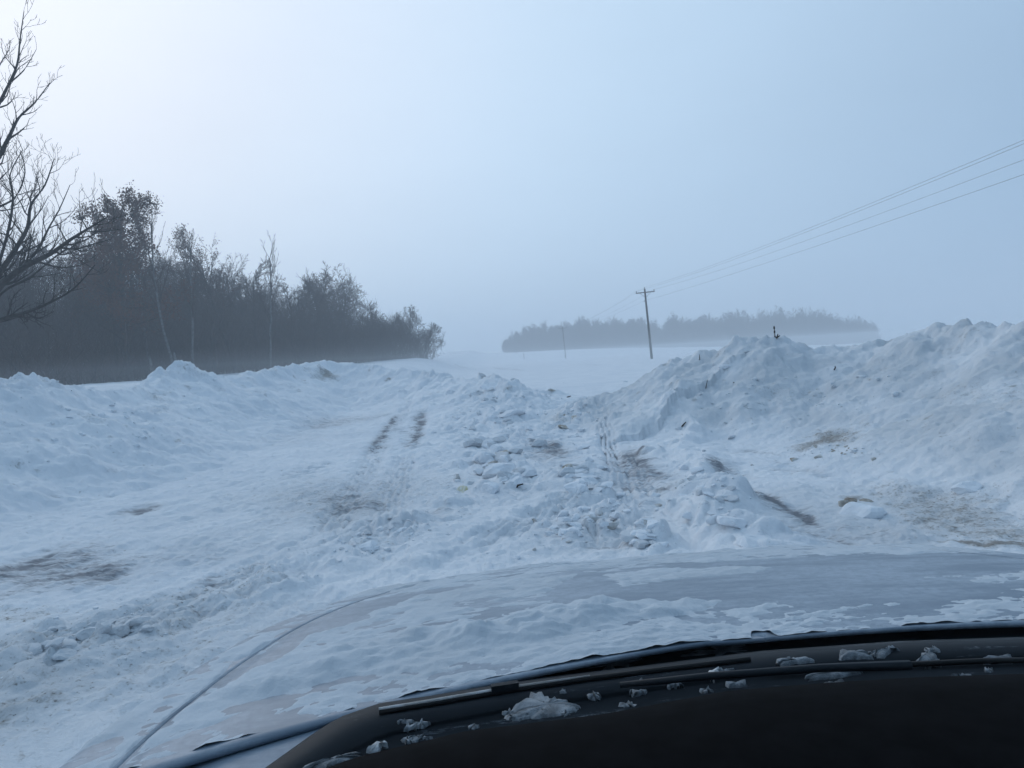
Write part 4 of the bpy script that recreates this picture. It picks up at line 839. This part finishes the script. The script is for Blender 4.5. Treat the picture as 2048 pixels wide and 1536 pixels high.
cling([(700, 1400), (760, 1385), (775, 1405), (720, 1420), (690, 1420)], -.013, 'leftmost snow piece in the gutter above the cowl end')
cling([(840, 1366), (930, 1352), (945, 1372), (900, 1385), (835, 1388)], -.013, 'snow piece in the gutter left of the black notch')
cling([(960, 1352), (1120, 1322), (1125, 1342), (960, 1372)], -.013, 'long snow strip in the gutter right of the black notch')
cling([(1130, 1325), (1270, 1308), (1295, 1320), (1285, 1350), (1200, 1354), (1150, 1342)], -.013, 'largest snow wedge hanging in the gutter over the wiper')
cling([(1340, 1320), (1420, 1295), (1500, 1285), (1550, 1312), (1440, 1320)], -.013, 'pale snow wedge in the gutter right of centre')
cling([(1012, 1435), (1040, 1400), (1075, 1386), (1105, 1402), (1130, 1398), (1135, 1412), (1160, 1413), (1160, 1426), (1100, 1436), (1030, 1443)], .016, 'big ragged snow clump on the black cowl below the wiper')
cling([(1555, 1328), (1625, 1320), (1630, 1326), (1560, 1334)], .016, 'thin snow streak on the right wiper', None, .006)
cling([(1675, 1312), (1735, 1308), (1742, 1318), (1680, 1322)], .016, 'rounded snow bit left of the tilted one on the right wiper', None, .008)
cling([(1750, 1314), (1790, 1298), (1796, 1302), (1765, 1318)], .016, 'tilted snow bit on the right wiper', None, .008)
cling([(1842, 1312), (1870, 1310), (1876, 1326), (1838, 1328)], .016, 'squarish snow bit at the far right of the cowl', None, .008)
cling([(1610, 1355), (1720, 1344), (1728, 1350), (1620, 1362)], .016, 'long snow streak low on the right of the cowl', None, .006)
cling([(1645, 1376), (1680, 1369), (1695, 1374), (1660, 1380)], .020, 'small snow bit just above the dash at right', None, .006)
cling([(1415, 1352), (1440, 1340), (1448, 1344), (1425, 1358)], .016, 'small grey green snow crumb by the wiper arm', None, .006, M_GREYICE)
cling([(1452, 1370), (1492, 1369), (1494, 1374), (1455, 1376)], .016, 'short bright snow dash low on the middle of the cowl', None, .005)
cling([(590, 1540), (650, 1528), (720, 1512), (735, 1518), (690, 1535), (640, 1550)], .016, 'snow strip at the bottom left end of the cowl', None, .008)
cling([(735, 1500), (770, 1490), (778, 1495), (745, 1507)], .020, 'faint snow bit above the bottom left strip', None, .006, M_GREYICE)
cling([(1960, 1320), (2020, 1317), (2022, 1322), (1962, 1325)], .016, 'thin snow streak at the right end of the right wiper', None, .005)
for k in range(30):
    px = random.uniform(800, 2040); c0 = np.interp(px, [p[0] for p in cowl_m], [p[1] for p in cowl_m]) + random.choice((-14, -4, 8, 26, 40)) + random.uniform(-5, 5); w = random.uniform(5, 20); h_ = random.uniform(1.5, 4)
    cling([(px - w, c0 + w * .1), (px - w * .3, c0 - h_), (px + w * .7, c0 - h_ * .8 - w * .08), (px + w, c0 - w * .1), (px + w * .2, c0 + h_)], .017, 'small smear of snow on the black cowl, coloured dark as if shaded', 'shade toned snow smears on the cowl', .0025)
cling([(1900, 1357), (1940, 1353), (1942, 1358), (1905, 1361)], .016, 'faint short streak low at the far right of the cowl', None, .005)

# ------------------------------------------------------------------ haze
HAZE = 0.0029
mb = MB(); mb.box((0, 440, 13.0), (620, 0, 0), (0, 540, 0), (0, 0, 25.0))
hz, t, b = mat('haze'); t.nodes.remove(b); pv = t.nodes.new('ShaderNodeVolumePrincipled'); pv.inputs['Color'].default_value = (.93, .965, 1.0, 1); pv.inputs['Density'].default_value = HAZE; pv.inputs['Anisotropy'].default_value = 0.2
t.links.new(pv.outputs[0], t.nodes['Material Output'].inputs['Volume'])
link('haze', mb.mesh('haze', hz, False), kind='stuff', label='blowing snow haze over the whole scene', category='haze')
mb = MB(); mb.box((0, 498, -4.75), (600, 0, 0), (0, 474, 0), (0, 0, 7.15))
dz, t, b = mat('drifting_snow'); t.nodes.remove(b); pv = t.nodes.new('ShaderNodeVolumePrincipled'); pv.inputs['Color'].default_value = (.93, .965, 1.0, 1); pv.inputs['Density'].default_value = 0.0027; pv.inputs['Anisotropy'].default_value = 0.2
t.links.new(pv.outputs[0], t.nodes['Material Output'].inputs['Volume'])
link('blowing_snow', mb.mesh('blowing_snow', dz, False), kind='stuff', label='low layer of blowing snow drifting over the far fields', category='blowing snow')
print('END', time.time() - _T0, 'tris', sum(len(m.polygons) for m in bpy.data.meshes))
